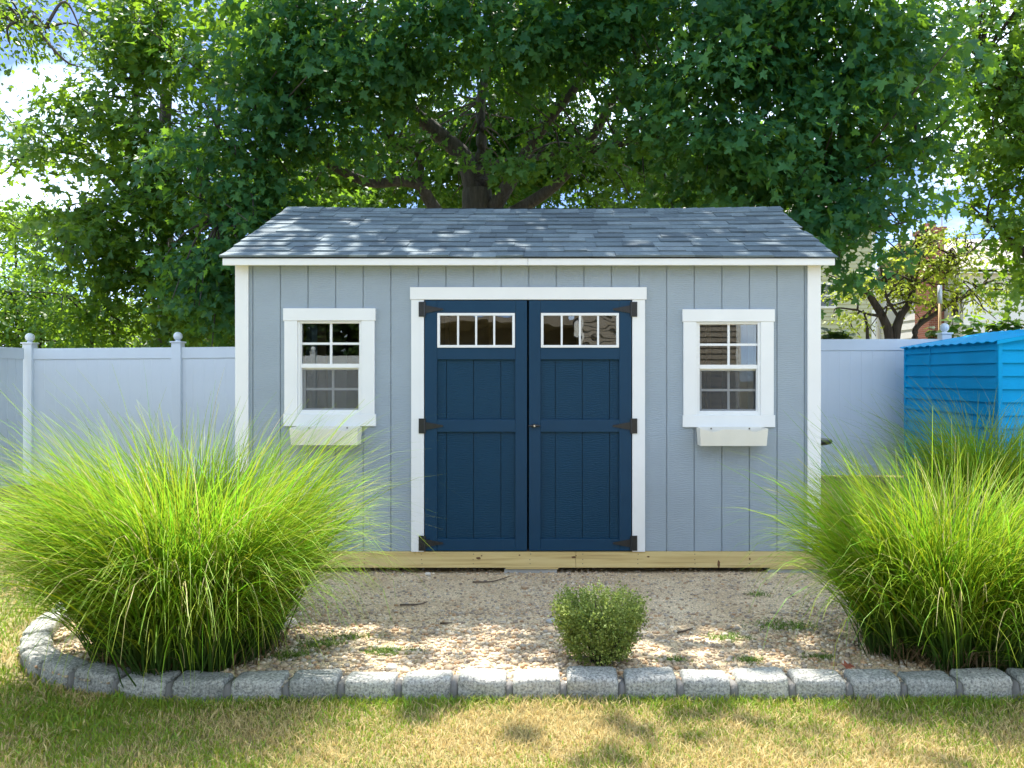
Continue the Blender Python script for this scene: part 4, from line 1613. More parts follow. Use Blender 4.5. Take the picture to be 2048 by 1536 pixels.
# ------------------------------------------------------------------ the big maple behind the shed
rngm = np.random.default_rng(21)
mb = (-1.18, 13.0, 0.0)
limbs = [
    ([(-1.18, 13.0, -0.1), (-1.17, 13.0, 2.0), (-1.19, 13.0, 4.2), (-1.22, 13.0, 5.0)], 0.36, 0.22),
    ([(-1.2, 13.0, 4.4), W(930, 320, 12.9), W(870, 262, 12.7), W(800, 200, 12.3), W(700, 90, 11.6), W(640, -60, 11.0)], 0.19, 0.05),
    ([(-1.2, 13.0, 4.6), W(963, 290, 13.0), W(962, 200, 13.0), W(985, 60, 12.8), W(990, -200, 12.8)], 0.11, 0.05),
    ([W(985, 420, 12.9), W(1040, 330, 12.7), W(1085, 255, 12.4), W(1160, 160, 12.0), W(1260, 40, 11.4), W(1380, -120, 10.8)], 0.13, 0.05),
    ([W(1000, 440, 13.0), W(1110, 370, 12.6), W(1190, 265, 12.2), W(1260, 130, 11.5), W(1340, -40, 11.0)], 0.11, 0.04),
    ([(-1.18, 13.0, 3.4), W(868, 415, 12.4), W(842, 372, 12.2), W(800, 362, 12.1), W(740, 365, 12.0), W(670, 335, 11.8), W(600, 292, 11.4), W(520, 260, 11.0)], 0.11, 0.05),
    ([W(838, 370, 12.2), W(842, 325, 12.1), W(825, 300, 12.0), W(780, 288, 11.8)], 0.06, 0.03),
    ([W(960, 330, 13.0), W(1180, 300, 11.6), W(1420, 260, 10.6), W(1650, 330, 10.0), W(1710, 450, 9.8)], 0.06, 0.02),
    ([W(990, -200, 12.8), (0.2, 10.6, 8.6), (0.3, 8.8, 8.1), (0.2, 7.2, 8.0)], 0.07, 0.02),  # added limb above the view, carrying the boughs that shade the ground
    ([W(1500, 130, 10.4), W(1560, 90, 10.0), W(1630, 20, 9.6)], 0.05, 0.025),
    ([W(560, 270, 11.2), W(500, 340, 10.8), W(450, 440, 10.6), W(400, 420, 10.7)], 0.05, 0.02),
    ([W(1340, -40, 11.0), W(1560, 20, 10.4), W(1780, 120, 10.2), W(1840, 280, 10.1)], 0.06, 0.025),
]
blobs = [
    blob(1470, 310, 9.6, 180, 80, 0.9, 3.2), blob(1680, 430, 9.7, 110, 90, 0.7, 3.8), blob(1675, 555, 9.7, 35, 30, 0.3, 3.2), blob(1745, 520, 9.8, 25, 35, 0.3, 2.6),
    blob(1740, 300, 10.0, 100, 90, 0.8, 3.6), blob(1430, 150, 9.3, 200, 120, 1.0, 3.4), blob(1680, 160, 9.5, 200, 140, 1.0, 3.8), blob(1280, 290, 10.6, 90, 50, 0.6, 1.4),
    blob(1180, 90, 9.8, 170, 110, 0.9, 3.0), blob(950, 60, 9.6, 190, 90, 0.9, 3.2), blob(720, 90, 10.0, 180, 120, 0.9, 3.4), blob(790, 200, 10.6, 90, 45, 0.6, 1.5),
    blob(1030, 170, 11.0, 120, 40, 0.6, 1.0), blob(640, 230, 10.5, 120, 90, 0.7, 2.8), blob(540, 120, 10.2, 120, 140, 0.8, 3.0), blob(490, 330, 10.6, 120, 110, 0.8, 2.8),
    blob(500, 500, 10.9, 110, 110, 0.6, 3.4), blob(430, 610, 11.2, 90, 80, 0.5, 3.2), blob(1590, 20, 8.9, 220, 90, 0.9, 3.0), blob(1370, 390, 10.4, 130, 45, 0.5, 2.6), blob(1560, 410, 10.0, 120, 50, 0.5, 3.0),
    blob(1170, 385, 12.0, 60, 20, 0.5, 1.0), blob(1840, 200, 10.3, 50, 110, 0.6, 2.6), blob(1815, 400, 10.3, 10, 14, 0.2, 2.0),
    blob(950, 310, 16.0, 420, 90, 1.0, 3.4), blob(650, 360, 16.0, 220, 70, 1.0, 3.2), blob(1350, 340, 16.0, 300, 90, 1.0, 3.2), blob(900, 405, 15.0, 330, 14, 0.6, 2.6), blob(920, 290, 11.6, 150, 40, 0.5, 0.6), blob(1130, 330, 11.4, 110, 45, 0.4, 1.3), blob(1000, 120, 16.0, 500, 140, 1.5, 1.6), blob(1010, 330, 11.6, 30, 30, 0.3, 1.0), blob(700, 400, 12.6, 130, 15, 0.4, 1.6), blob(1280, 400, 12.0, 120, 12, 0.4, 1.6),
]
hi = [(-1.0, 12.6, 9.6, 5.5, 3.6, 1.6, 3.2), (2.9, 10.5, 7.8, 2.5, 1.7, 1.0, 5.5), (-4.2, 11.5, 8.4, 2.6, 2.4, 1.3, 2.2), (0.8, 10.2, 7.6, 3.2, 1.8, 0.9, 2.8), (2.6, 12.3, 9.2, 2.0, 2.0, 1.4, 2.4), (-0.35, 8.95, 7.8, 2.2, 0.9, 0.5, 9.0), (-0.7, 10.1, 10.6, 2.6, 1.0, 0.6, 5.0), (0.7, 8.1, 8.0, 1.8, 0.35, 0.4, 0.9), (-3.6, 9.9, 8.0, 0.9, 0.8, 0.5, 2.4), (0.15, 6.75, 8.0, 0.15, 0.12, 0.15, 2.2), (0.0, 14, 11.5, 4.5, 3.2, 1.6, 2.4)]  # unseen boughs above the view, added and shaped to shade roof, gravel, lawn
make_tree("maple_tree", "large dark green maple spreading its crown over the shed roof", "tree", mb, limbs, blobs, 0.108, 14, M["maple"], M["bark"], rngm, twig_frac=0.10, droop=0.6, hi_blobs=hi, hi_size=0.30, solo=240)

# the second maple to the left
lb = (-7.1, 14.2, 0.0)
limbs = [
    ([(-7.1, 14.2, -0.1), (-7.0, 14.2, 2.5), (-7.05, 14.1, 5.0), (-6.9, 14.0, 7.5)], 0.22, 0.08),
    ([(-7.0, 14.2, 3.0), W(330, 420, 13.4), W(420, 330, 13.0), W(440, 200, 12.6)], 0.10, 0.03),
    ([(-7.05, 14.1, 4.0), W(200, 330, 13.2), W(90, 300, 12.8), W(20, 330, 12.6)], 0.09, 0.02),
    ([(-7.0, 14.1, 4.8), W(270, 200, 13.0), W(330, 60, 12.6)], 0.08, 0.03),
    ([(-7.05, 14.1, 3.0), W(180, 480, 13.0), W(60, 470, 12.6)], 0.07, 0.02),
]
blobs = [
    blob(330, 100, 12.4, 110, 110, 0.9, 2.8), blob(250, 40, 12.4, 90, 60, 0.7, 2.4), blob(240, 230, 12.4, 110, 60, 0.8, 2.4), blob(110, 330, 12.5, 140, 45, 0.7, 1.8), blob(330, 330, 12.6, 140, 110, 0.9, 2.6),
    blob(150, 440, 12.5, 150, 45, 0.8, 2.6), blob(220, 500, 12.2, 170, 50, 0.8, 3.0), blob(330, 600, 12.6, 140, 90, 0.8, 3.2), blob(60, 270, 12.6, 70, 30, 0.5, 1.6), blob(400, 480, 12.8, 90, 120, 0.7, 2.6),
]
make_tree("maple_tree", "bright-edged maple with loose airy boughs left of the shed", "tree", lb, limbs, blobs, 0.115, 12, M["leaf_light"], M["bark"], np.random.default_rng(5), twig_frac=0.14, hi_blobs=[(-6.6, 14.0, 9.0, 2.2, 1.8, 1.5, 1.6)], hi_size=0.28)

# fine-leaved tree entering at the top left corner
make_tree("ash_tree", "fine-leaved tree whose bough hangs into the top left corner", "tree", (-8.6, 8.6, 0.0),
          [([(-8.6, 8.6, -0.1), (-8.5, 8.5, 3.0), (-8.3, 8.5, 6.0)], 0.2, 0.1), ([(-8.4, 8.5, 4.2), W(-140, 20, 8.4), W(-20, 30, 8.3), W(90, 55, 8.3)], 0.06, 0.008)],
          [blob(-40, 30, 8.4, 110, 60, 0.6, 2.6), blob(50, 40, 8.3, 55, 30, 0.35, 3.6), blob(100, 62, 8.3, 18, 10, 0.2, 2.6), blob(-5, 150, 8.5, 25, 30, 0.3, 2.6), blob(-160, -80, 8.6, 200, 160, 1.0, 2.4)],
          0.075, 14, M["leaf_light"], M["bark"], np.random.default_rng(8), shape=OVAL, twig_frac=0.2, spread=0.22)

# tree at the right margin
make_tree("linden_tree", "sunlit broad-leaved tree at the right edge above the blue shed", "tree", (8.9, 12.6, 0.1),
          [([(8.9, 12.6, 0.0), (8.8, 12.5, 2.5), (8.7, 12.4, 6.0)], 0.2, 0.09), ([(8.8, 12.5, 2.4), W(2020, 480, 12.0), W(1960, 430, 11.8)], 0.07, 0.02), ([(8.75, 12.4, 4.0), W(2030, 230, 11.8), W(1960, 120, 11.5)], 0.08, 0.02)],
          [blob(2010, 130, 11.6, 100, 130, 0.9, 2.6), blob(2005, 330, 11.8, 60, 60, 0.7, 2.6), blob(2005, 460, 11.8, 45, 40, 0.5, 3.0), blob(2030, 570, 11.9, 30, 40, 0.5, 3.0), blob(1935, 395, 11.8, 14, 8, 0.2, 2.0), blob(1930, 90, 11.2, 70, 60, 0.6, 2.2), blob(2130, 300, 12.0, 120, 260, 1.2, 3.0), blob(2050, -120, 12, 200, 120, 1.2, 2.0)],
          0.12, 12, M["leaf_light"], M["bark_dark"], np.random.default_rng(9), twig_frac=0.14)

# small yellow-green tree in front of the houses
D = 13.2
make_tree("dogwood_tree", "small yellow-green multi-stemmed tree in front of the white house", "tree", W(1790, 870, D),
          [([W(1786, 870, D), W(1780, 690, D), W(1768, 640, D), W(1745, 600, D), W(1738, 590, D)], 0.09, 0.05),
           ([W(1792, 860, D), W(1790, 690, D), W(1800, 635, D), W(1816, 610, D), W(1830, 570, D)], 0.10, 0.04),
           ([W(1800, 860, D), W(1828, 690, D), W(1833, 655, D), W(1870, 628, D), W(1905, 605, D), W(1945, 585, D), W(1975, 565, D)], 0.06, 0.02),
           ([W(1833, 655, D), W(1845, 635, D), W(1862, 625, D)], 0.025, 0.015),
           ([W(1765, 632, D), W(1735, 628, D), W(1715, 620, D)], 0.03, 0.012),
           ([W(1736, 690, D), W(1733, 645, D), W(1726, 620, D)], 0.035, 0.012),
           ([W(1830, 570, D), W(1870, 545, D), W(1905, 518, D), W(1935, 510, D)], 0.03, 0.01),
           ([W(1800, 640, D), W(1770, 580, D), W(1800, 510, D), W(1845, 490, D)], 0.03, 0.01)],
          [blob(1705, 595, D, 30, 32, 0.3, 2.2), blob(1700, 640, D, 35, 14, 0.3, 2.0), blob(1725, 570, D, 30, 22, 0.3, 2.0), blob(1790, 575, D, 55, 28, 0.4, 2.8), blob(1840, 545, D, 60, 26, 0.4, 2.8), blob(1850, 590, D, 55, 26, 0.4, 2.6),
           blob(1860, 500, D, 55, 26, 0.4, 2.4), blob(1890, 470, D, 30, 22, 0.3, 2.2), blob(1925, 530, D, 40, 22, 0.3, 2.4), blob(1960, 590, D, 40, 30, 0.3, 2.2), blob(1800, 500, D, 40, 24, 0.3, 2.0), blob(1720, 640, D, 20, 12, 0.2, 1.5)],
          0.075, 10, M["dogwood"], M["bark_dark"], np.random.default_rng(31), shape=OVAL, twig_frac=0.3, spread=0.2, tint_bias=0.2)

# bushes behind the fence on the left
for i, (px, py, d, rx, ry, lbl, mt, sz) in enumerate((
        (30, 600, 13.6, 110, 110, "light green bush over the fence at the left margin", "leaf_light", 0.10),
        (180, 640, 13.2, 90, 60, "sun-flecked bush above the fence's corner post", "leaf_light", 0.10),
        (440, 655, 13.8, 110, 60, "dark bush between the ball-topped post and the shed", "maple", 0.12),
        (30, 470, 17.0, 70, 70, "pale feathery shrub far behind the left bushes", "leaf_light", 0.09))):
    zc = W(px, py, d)[2]
    b0 = W(px, py, d)
    make_tree("bush", lbl, "bush", (b0[0], b0[1], 0), [([(b0[0], b0[1], -0.1), (b0[0] + 0.05, b0[1], zc * 0.6), (b0[0], b0[1], zc)], 0.05, 0.02), ([(b0[0], b0[1], 0.1), (b0[0] + 0.3, b0[1] + 0.1, zc * 0.5), (b0[0] + 0.5, b0[1], zc)], 0.04, 0.02)],
              [blob(px, py, d, rx, ry, 0.7, 4.2), (b0[0], b0[1], zc * 0.5, rx * d / F_PX, 0.7, zc * 0.5, 2.0)], sz, 12, M[mt], M["bark_dark"], np.random.default_rng(50 + i), twig_frac=0.06, shape=OVAL, tint_bias=0.1 if mt != "maple" else -0.2)

# trees further off, filling the gaps low down
far = [(-11.0, 27, 5.2, "rounded tree far behind the left maple"), (-4.2, 23, 6.8, "dense tree far behind the shed's left end"), (2.0, 24, 7.0, "dense tree far behind the maple's trunk"),
       (8.0, 33, 5.2, "distant tree behind the yellow-green house"), (15.5, 36, 6.5, "distant tree behind the white house roof"), (-17, 30, 5.0, "distant tree at the left margin behind the bushes")]
for i, (x, y, h, lbl) in enumerate(far):
    rg = np.random.default_rng(70 + i)
    bl = [(x + rg.uniform(-2, 2), y + rg.uniform(-1, 1), h * rg.uniform(0.35, 0.75), rg.uniform(1.8, 2.8), 1.4, rg.uniform(1.0, 1.7), 2.6) for _ in range(7)]
    make_tree("distant_tree", lbl, "tree", (x, y, 0), [([(x, y, -0.1), (x + 0.1, y, h * 0.4), (x, y, h * 0.8)], 0.22, 0.08)], bl, 0.26, 8, M["far_leaf"], M["bark_dark"], rg, shape=DIAMOND, group="trees far behind the fence", twig_frac=0.05, spread=0.5)

# dark evergreens behind the camera, mirrored in the left window
for i, x in enumerate((-9.3, -7.4, -5.6, -3.9)):
    rg = np.random.default_rng(90 + i)
    bl = [(x, -10.4, 1.0 + 0.9 * k, 1.5 - 0.15 * k, 1.0 - 0.1 * k, 0.8, 6.0) for k in range(6)]
    make_tree("evergreen_tree", ("dark evergreen mirrored in the shed window, %s of the row" % ("first", "second", "third", "last")[i]), "tree", (x, -10.4, 0), [([(x, -10.4, -0.1), (x, -10.4, 3), (x, -10.4, 6)], 0.12, 0.03)], bl, 0.22, 8, M["far_leaf"], M["bark_dark"], rg, shape=DIAMOND, group="evergreens behind the viewer", twig_frac=0.03, spread=0.3)


# weeds along the fence top and by the blue shed
def leafy_stem(name, label, base, stems, size, mat, rng, cat="weed", group=None):
    t = empty(name, base)
    tag(t, label, cat, group)
    lines, P, A, N, S, T = [], [], [], [], [], []
    for (pts, nl) in stems:
        lines.append((pts, 0.008, 0.004))
        sp = spline(pts, 12) if len(pts) > 2 else [Vector(p) for p in pts]
        for k in range(nl):
            q = sp[int(round((0.80 + 0.20 * rng.random()) * (len(sp) - 1)))]
            P.append((q.x + 0.03 * rng.normal(), q.y + 0.03 * rng.normal(), q.z))
            a = rng.normal(size=3)
            a[2] = -0.15 + 0.3 * a[2]
            A.append(a)
            N.append((0.2 * rng.normal(), -0.3 + 0.2 * rng.normal(), 1.0))
            S.append(size * (0.7 + 0.6 * rng.random()))
            T.append(rng.random())
    tubes("stem", lines, M["bark_dark"], t, 5)
    V, F_, C = leaf_geometry(np.array(P), np.array(A, float), np.array(N, float), np.array(S), np.array(T), OVAL)
    V, F_, C = leaf_geometry(np.array(P), np.array(A, float), np.array(N, float), np.array(S), np.array(T), OVAL * np.array((1, 1.6)))
    mesh_np("leaves", V, F_, mat, t, C, True)["kind"] = "stuff"
    return t


rg = np.random.default_rng(77)
for (px, d, n_, top, lbl) in ((1668, 10.75, 5, 655, "dark-leaved vine topping the fence beside the shed"), (1698, 10.75, 3, 662, "smaller dark-leaved vine on the fence top next to the first"), (1862, 10.7, 3, 655, "dark vine leaves on the fence beside the tan pole"),
                             (1925, 10.6, 5, 635, "upright leafy weed above the blue shed's roof edge"), (2005, 10.7, 9, 640, "pale leafy shrub top showing over the blue shed roof")):
    x0 = (px - 1096) / F_PX * d
    stems = []
    for k in range(n_):
        dx = rg.uniform(-0.16, 0.16) * (2.0 if px == 2005 else 1.0)
        zt_ = CAM_Z - (top + rg.uniform(-4, 14) - 755) / F_PX * d
        stems.append(([(dx * 0.3, 0, 0), (dx * 0.7, 0.02, zt_ * 0.7), (dx, rg.uniform(-0.05, 0.05), zt_)], 14))
    leafy_stem("vine" if "vine" in lbl else "weed", lbl, (x0, d, 0.0), stems, 0.13, M["far_leaf"] if "dark" in lbl else M["leaf_light"], rg, "vine" if "vine" in lbl else "weed")


def blades(x, y, z, h, w, rng, col, lean=0.8):
    n = len(x)
    hh = h * (0.45 + 0.8 * rng.random(n))
    an = rng.random(n) * 2 * math.pi
    ln = lean * rng.random(n) * hh
    an2 = rng.random(n) * math.pi
    ww = w * (0.6 + 0.8 * rng.random(n))
    sx, sy = np.cos(an2) * ww, np.sin(an2) * ww
    V_ = np.zeros((n, 5, 3))
    for i, (s_, t, b_) in enumerate(((1, 0, 0), (-1, 0, 0), (-0.8, 0.5, 0.3), (0.8, 0.5, 0.3), (0, 1, 1))):
        V_[:, i, 0] = x + sx * s_ + np.cos(an) * ln * b_
        V_[:, i, 1] = y + sy * s_ + np.sin(an) * ln * b_
        V_[:, i, 2] = z + hh * t * (1 - 0.25 * b_ * lean)
    base = np.arange(n)[:, None] * 5
    F_ = np.concatenate([base + np.array(q) for q in ((0, 1, 2), (0, 2, 3), (3, 2, 4))], 0)
    return V_.reshape(-1, 3), F_, np.repeat(col, 5, 0)


# ------------------------------------------------------------------ feathery grass clumps
def grass_clump(label, base, base_r, height, reach, n, rng, dry=0.06, solo=40, bias=(0, 0), dark=0.0):
    t = empty("grass_clump", base)
    tag(t, label, "ornamental grass", "feathery grass clumps")
    seg = 8
    nt_ = 70
    tth = rng.random(nt_) * 2 * math.pi
    trr = np.sqrt(rng.random(nt_)) * base_r
    tid = rng.integers(0, nt_, n)
    bx_ = (trr * np.cos(tth))[tid] + rng.normal(size=n) * 0.035
    by_ = (trr * np.sin(tth) * 0.8)[tid] + rng.normal(size=n) * 0.035
    rr_ = np.minimum(np.hypot(bx_, by_ / 0.8), base_r * 1.15)
    th = np.arctan2(by_, bx_)
    az = th + (rng.normal(size=nt_) * 0.5)[tid] + rng.normal(size=n) * 0.5
    f = rr_ / base_r
    tl_ = (0.86 + 0.24 * rng.random(nt_))[tid]
    tb_ = (0.7 + 0.6 * rng.random(nt_))[tid]
    tilt0 = R(2) + R(17) * f * rng.random(n) ** 0.7 + np.abs(rng.normal(size=n)) * R(6)
    length = height * (0.55 + 0.37 * rng.random(n) + 0.22 * (rng.random(n) < 0.12) * rng.random(n)) * tl_
    bend = R(22) + R(92) * reach * tb_ * (0.30 + 0.70 * f) * rng.random(n) ** 0.75
    # a few fall right over
    fl = rng.random(n) < 0.13
    bend = np.where(fl, bend + R(50), bend)
    short = rng.random(n) < 0.22
    length = np.where(short, length * 0.55, length)
    width = 0.0023 + 0.0018 * rng.random(n)
    pos = np.stack([bx_, by_, np.full(n, -0.02)], 1)
    twist = rng.normal(size=n) * 0.9
    V = np.zeros((n, (seg + 1) * 2, 3))
    C = np.zeros((n, (seg + 1) * 2, 3))
    isdry = rng.random(n) < dry
    base_c = np.stack([0.14 + 0.16 * rng.random(n), 0.29 + 0.15 * rng.random(n), 0.010 + 0.012 * rng.random(n)], 1)
    base_c = np.where(isdry[:, None], np.array((0.48, 0.42, 0.20)) * (0.8 + 0.4 * rng.random((n, 1))), base_c)
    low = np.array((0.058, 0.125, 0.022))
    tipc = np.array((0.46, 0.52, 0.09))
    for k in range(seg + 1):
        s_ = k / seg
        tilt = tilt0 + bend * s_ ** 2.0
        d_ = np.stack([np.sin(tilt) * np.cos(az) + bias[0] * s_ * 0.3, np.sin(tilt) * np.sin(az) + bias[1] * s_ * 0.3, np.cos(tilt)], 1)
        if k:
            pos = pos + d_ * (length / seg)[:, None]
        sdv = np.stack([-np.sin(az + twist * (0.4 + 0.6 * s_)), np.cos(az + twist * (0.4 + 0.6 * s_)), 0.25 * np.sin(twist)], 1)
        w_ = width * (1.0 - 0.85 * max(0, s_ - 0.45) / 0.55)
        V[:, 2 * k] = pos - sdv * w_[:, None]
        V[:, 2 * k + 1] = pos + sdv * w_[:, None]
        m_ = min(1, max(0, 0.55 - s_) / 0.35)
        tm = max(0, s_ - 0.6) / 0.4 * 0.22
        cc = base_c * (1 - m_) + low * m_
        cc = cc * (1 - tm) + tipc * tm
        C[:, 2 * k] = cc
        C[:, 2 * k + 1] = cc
    # never under the ground
    V[:, :, 2] = np.maximum(V[:, :, 2], 0.004)
    keep_ = np.ones(n, bool)
    si = np.where(isdry & (by_ < 0.1))[0][:solo]
    keep_[si] = False
    n2 = 900
    a2 = rng.random(n2) * 2 * math.pi
    r2 = np.sqrt(rng.random(n2)) * base_r * 1.15
    Vt, Ft, Ct = blades(r2 * np.cos(a2), r2 * np.sin(a2) * 0.8, np.zeros(n2), 0.22, 0.003, rng, np.array((0.20, 0.14, 0.07)) * rng.uniform(0.5, 1.5, (n2, 1)), 1.3)
    mesh_np("thatch", Vt, Ft, M["grass"], t, Ct)["kind"] = "stuff"
    q = np.array([[2 * k, 2 * k + 1, 2 * k + 3, 2 * k + 2] for k in range(seg)])
    m = int(keep_.sum())
    nv = (seg + 1) * 2
    F_ = (np.arange(m)[:, None, None] * nv + q[None]).reshape(-1, 4)
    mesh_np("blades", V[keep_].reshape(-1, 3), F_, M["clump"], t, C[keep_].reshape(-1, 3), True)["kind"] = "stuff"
    for i in si:
        mesh_np("dry_blade", V[i], q, M["clump"], t, C[i], True)
    return t


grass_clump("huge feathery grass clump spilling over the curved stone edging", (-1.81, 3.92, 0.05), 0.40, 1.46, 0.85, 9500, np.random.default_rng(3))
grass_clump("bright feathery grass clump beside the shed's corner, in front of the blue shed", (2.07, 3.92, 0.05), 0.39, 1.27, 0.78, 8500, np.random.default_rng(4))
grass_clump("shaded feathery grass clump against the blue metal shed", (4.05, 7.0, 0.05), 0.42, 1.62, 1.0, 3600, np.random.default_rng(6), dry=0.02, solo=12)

# ------------------------------------------------------------------ small clipped shrub
rgs = np.random.default_rng(12)
sb = (0.25, 3.76, 0.05)
shr = empty("shrub", sb)
tag(shr, "small clipped variegated shrub with flat top in the middle of the gravel", "shrub")
lines = []
for k in range(26):
    a = rgs.random() * 2 * math.pi
    r_ = rgs.uniform(0.04, 0.18)
    h_ = rgs.uniform(0.18, 0.30)
    lines.append(([(0.03 * math.cos(a), 0.03 * math.sin(a), -0.02), (r_ * 0.55 * math.cos(a), r_ * 0.55 * math.sin(a), h_ * 0.5), (r_ * math.cos(a), r_ * math.sin(a), h_)], 0.006, 0.002))
tubes("stems", lines, M["bark_dark"], shr, 5)
P, A, N, S, T = [], [], [], [], []
for k in range(2200):
    z = 0.03 + 0.265 * rgs.random() ** 0.75
    rmax = 0.09 + 0.105 * min(1, z / 0.22) ** 0.8
    rad = rmax * (rgs.random() ** 0.33) * (1 + 0.10 * math.sin(7 * k))
    a = rgs.random() * 2 * math.pi
    c = np.array((rad * math.cos(a), rad * math.sin(a) * 0.95, z + 0.02 * rgs.normal()))
    dirv = np.array((math.cos(a) * rad / rmax, math.sin(a) * rad / rmax, 0.55 + 0.5 * (z / 0.3)))
    dirv = dirv / np.linalg.norm(dirv)
    nl = 9
    pale = rgs.random()
    for j in range(nl):
        tt = j / nl
        p = c + dirv * 0.055 * tt + rgs.normal(size=3) * 0.005
        av = dirv * 0.6 + rgs.normal(size=3) * 0.65
        P.append(p)
        A.append(av)
        N.append(np.array((0, -0.2, 0.8)) + rgs.normal(size=3) * 0.5)
        S.append(0.0125 * (0.7 + 0.6 * rgs.random()))
        T.append(min(1, max(0, (0.15 + 0.5 * rgs.random() ** 2 + 0.45 * (pale > 0.8)))))
V, F_, C = leaf_geometry(np.array(P), np.array(A), np.array(N), np.array(S), np.array(T), DIAMOND * np.array((1, 1.15)))
mesh_np("foliage", V, F_, M["shrub"], shr, C)["kind"] = "stuff"

# ------------------------------------------------------------------ pebbles
ico = bmesh.new()
bmesh.ops.create_icosphere(ico, subdivisions=1, radius=1.0)
ico.verts.ensure_lookup_table()
IV = np.array([v.co[:] for v in ico.verts])
IF = np.array([[v.index for v in f.verts] for f in ico.faces])
ico.free()
PAL = np.array([(0.52, 0.44, 0.34), (0.46, 0.38, 0.29), (0.58, 0.52, 0.44), (0.36, 0.33, 0.30), (0.44, 0.42, 0.40), (0.64, 0.60, 0.53), (0.45, 0.31, 0.20), (0.29, 0.25, 0.22), (0.50, 0.40, 0.31), (0.40, 0.35, 0.29)])


def pebbles(n, xr, yr, size_fn, rng, dens_fn):
    x = rng.uniform(*xr, n)
    y = rng.uniform(*yr, n)
    ok = in_poly(x, y, BED) & (rng.random(n) < dens_fn(x, y))
    x, y = x[ok], y[ok]
    m = len(x)
    r_ = size_fn(x, y, m)
    z = bed_z(x, y) + r_ * 0.25
    sc_ = np.stack([r_ * rng.uniform(0.8, 1.35, m), r_ * rng.uniform(0.75, 1.1, m), r_ * rng.uniform(0.5, 0.8, m)], 1)
    an = rng.random(m) * math.pi
    P_ = IV[None] * sc_[:, None, :] * (1 + 0.14 * rng.normal(size=(m, len(IV), 1)))
    X = P_[:, :, 0] * np.cos(an)[:, None] - P_[:, :, 1] * np.sin(an)[:, None]
    Y = P_[:, :, 0] * np.sin(an)[:, None] + P_[:, :, 1] * np.cos(an)[:, None]
    V_ = np.stack([X + x[:, None], Y + y[:, None], P_[:, :, 2] + z[:, None]], 2)
    c = PAL[rng.integers(0, len(PAL), m)] * rng.uniform(0.75, 1.2, (m, 1)) * np.array((1.08, 0.98, 0.83))
    return V_, c


rgp = np.random.default_rng(15)


def sz_front(x, y, m):
    return (0.0042 + 0.0125 * rgp.random(m) ** 3.0) * (0.80 + 0.35 * sstep((5.0 - y) / 1.2))


def dens(x, y):
    a = 0.5 + 0.5 * sstep((4.9 - y) / 0.7)
    b = sstep((vnoise(x, y, 0.55, 5) - 0.25) / 0.4)
    return np.clip(a * 0.75 + 0.5 * b - 0.15, 0.05, 1)


V1, C1 = pebbles(30000, (-3.0, 3.4), (3.5, 4.75), sz_front, rgp, dens)
V2, C2 = pebbles(30000, (-2.6, 3.0), (4.65, 5.95), sz_front, rgp, dens)
VV = np.concatenate([V1, V2])
CC = np.concatenate([C1, C2])
m = len(VV)
FF = (np.arange(m)[:, None, None] * 12 + IF[None]).reshape(-1, 3) if len(IV) == 12 else (np.arange(m)[:, None, None] * len(IV) + IF[None]).reshape(-1, 3)
o = mesh_np("pebbles", VV.reshape(-1, 3), FF, M["pebble"], None, np.repeat(CC, len(IV), 0), True)
tag(o, "loose tan and grey pebbles strewn over the gravel bed", "pebbles", kind="stuff")


def rock(label, px, py, d, r_, mat, seed):
    x = (px - 1096) / F_PX * d
    z = float(bed_z(x, d))
    bm = bmesh.new()
    bmesh.ops.create_icosphere(bm, subdivisions=3, radius=1.0)
    rg_ = random.Random(seed)
    kx, ky, kz = rg_.uniform(0.95, 1.2), rg_.uniform(0.8, 1.0), rg_.uniform(0.62, 0.75)
    for v in bm.verts:
        nn_ = 1 + 0.10 * math.sin(3 * v.co.x + seed) + 0.07 * math.cos(4 * v.co.y + 2 * v.co.z + seed)
        v.co = Vector((v.co.x * kx, v.co.y * ky, v.co.z * kz)) * r_ * nn_
    for f in bm.faces:
        f.smooth = True
    me = bpy.data.meshes.new("rock")
    bm.to_mesh(me)
    bm.free()
    me.materials.append(mat)
    ob = link(bpy.data.objects.new("rock", me))
    ob.location = (x, d, z + r_ * 0.42)
    tag(ob, label, "stone", "larger stones in the gravel")


rock("round tan stone lying in front of the middle of the shed", 1050, 1174, 5.28, 0.026, M["rock_tan"], 2)
rock("pale round stone at the foot of the shed's beam", 856, 1140, 5.62, 0.021, M["rock_pale"], 4)
rock("flat pale stone beside the base of the huge grass clump", 572, 1258, 4.42, 0.050, M["rock_pale"], 5)
rock("pale stone sitting on a mortar joint of the edging", 783, 1338, 3.66, 0.028, M["rock_pale"], 9)
rock("tan stone on the edging just beyond the first pale one", 897, 1336, 3.66, 0.020, M["rock_tan"], 11)
rock("dark bluish stone by the clipped shrub", 1102, 1246, 4.52, 0.026, M["concrete"], 12)
rock("orange stone inside the curve of the edging", 98, 1272, 4.02, 0.026, M["rock_tan"], 14)


def twig(label, pts):
    P_ = []
    for (px, py, d) in pts:
        x = (px - 1096) / F_PX * d
        P_.append((x, d, float(bed_z(x, d)) + 0.012))
    o_ = tubes("twig", [(P_, 0.006, 0.003)], M["twig"], None, 6)
    tag(o_, label, "twig", "fallen twigs")


twig("thin curved twig lying below the concrete block", [(945, 1160, 5.4), (985, 1161, 5.42), (1020, 1150, 5.55)])
twig("short dark twig on the gravel below the door", [(800, 1213, 4.85), (835, 1212, 4.86), (855, 1206, 4.92)])
twig("stubby dark twig between grass clump and shrub", [(880, 1262, 4.45), (905, 1260, 4.46)])
twig("thin twig on the gravel beside the shrub", [(1355, 1278, 4.28), (1385, 1270, 4.36)])

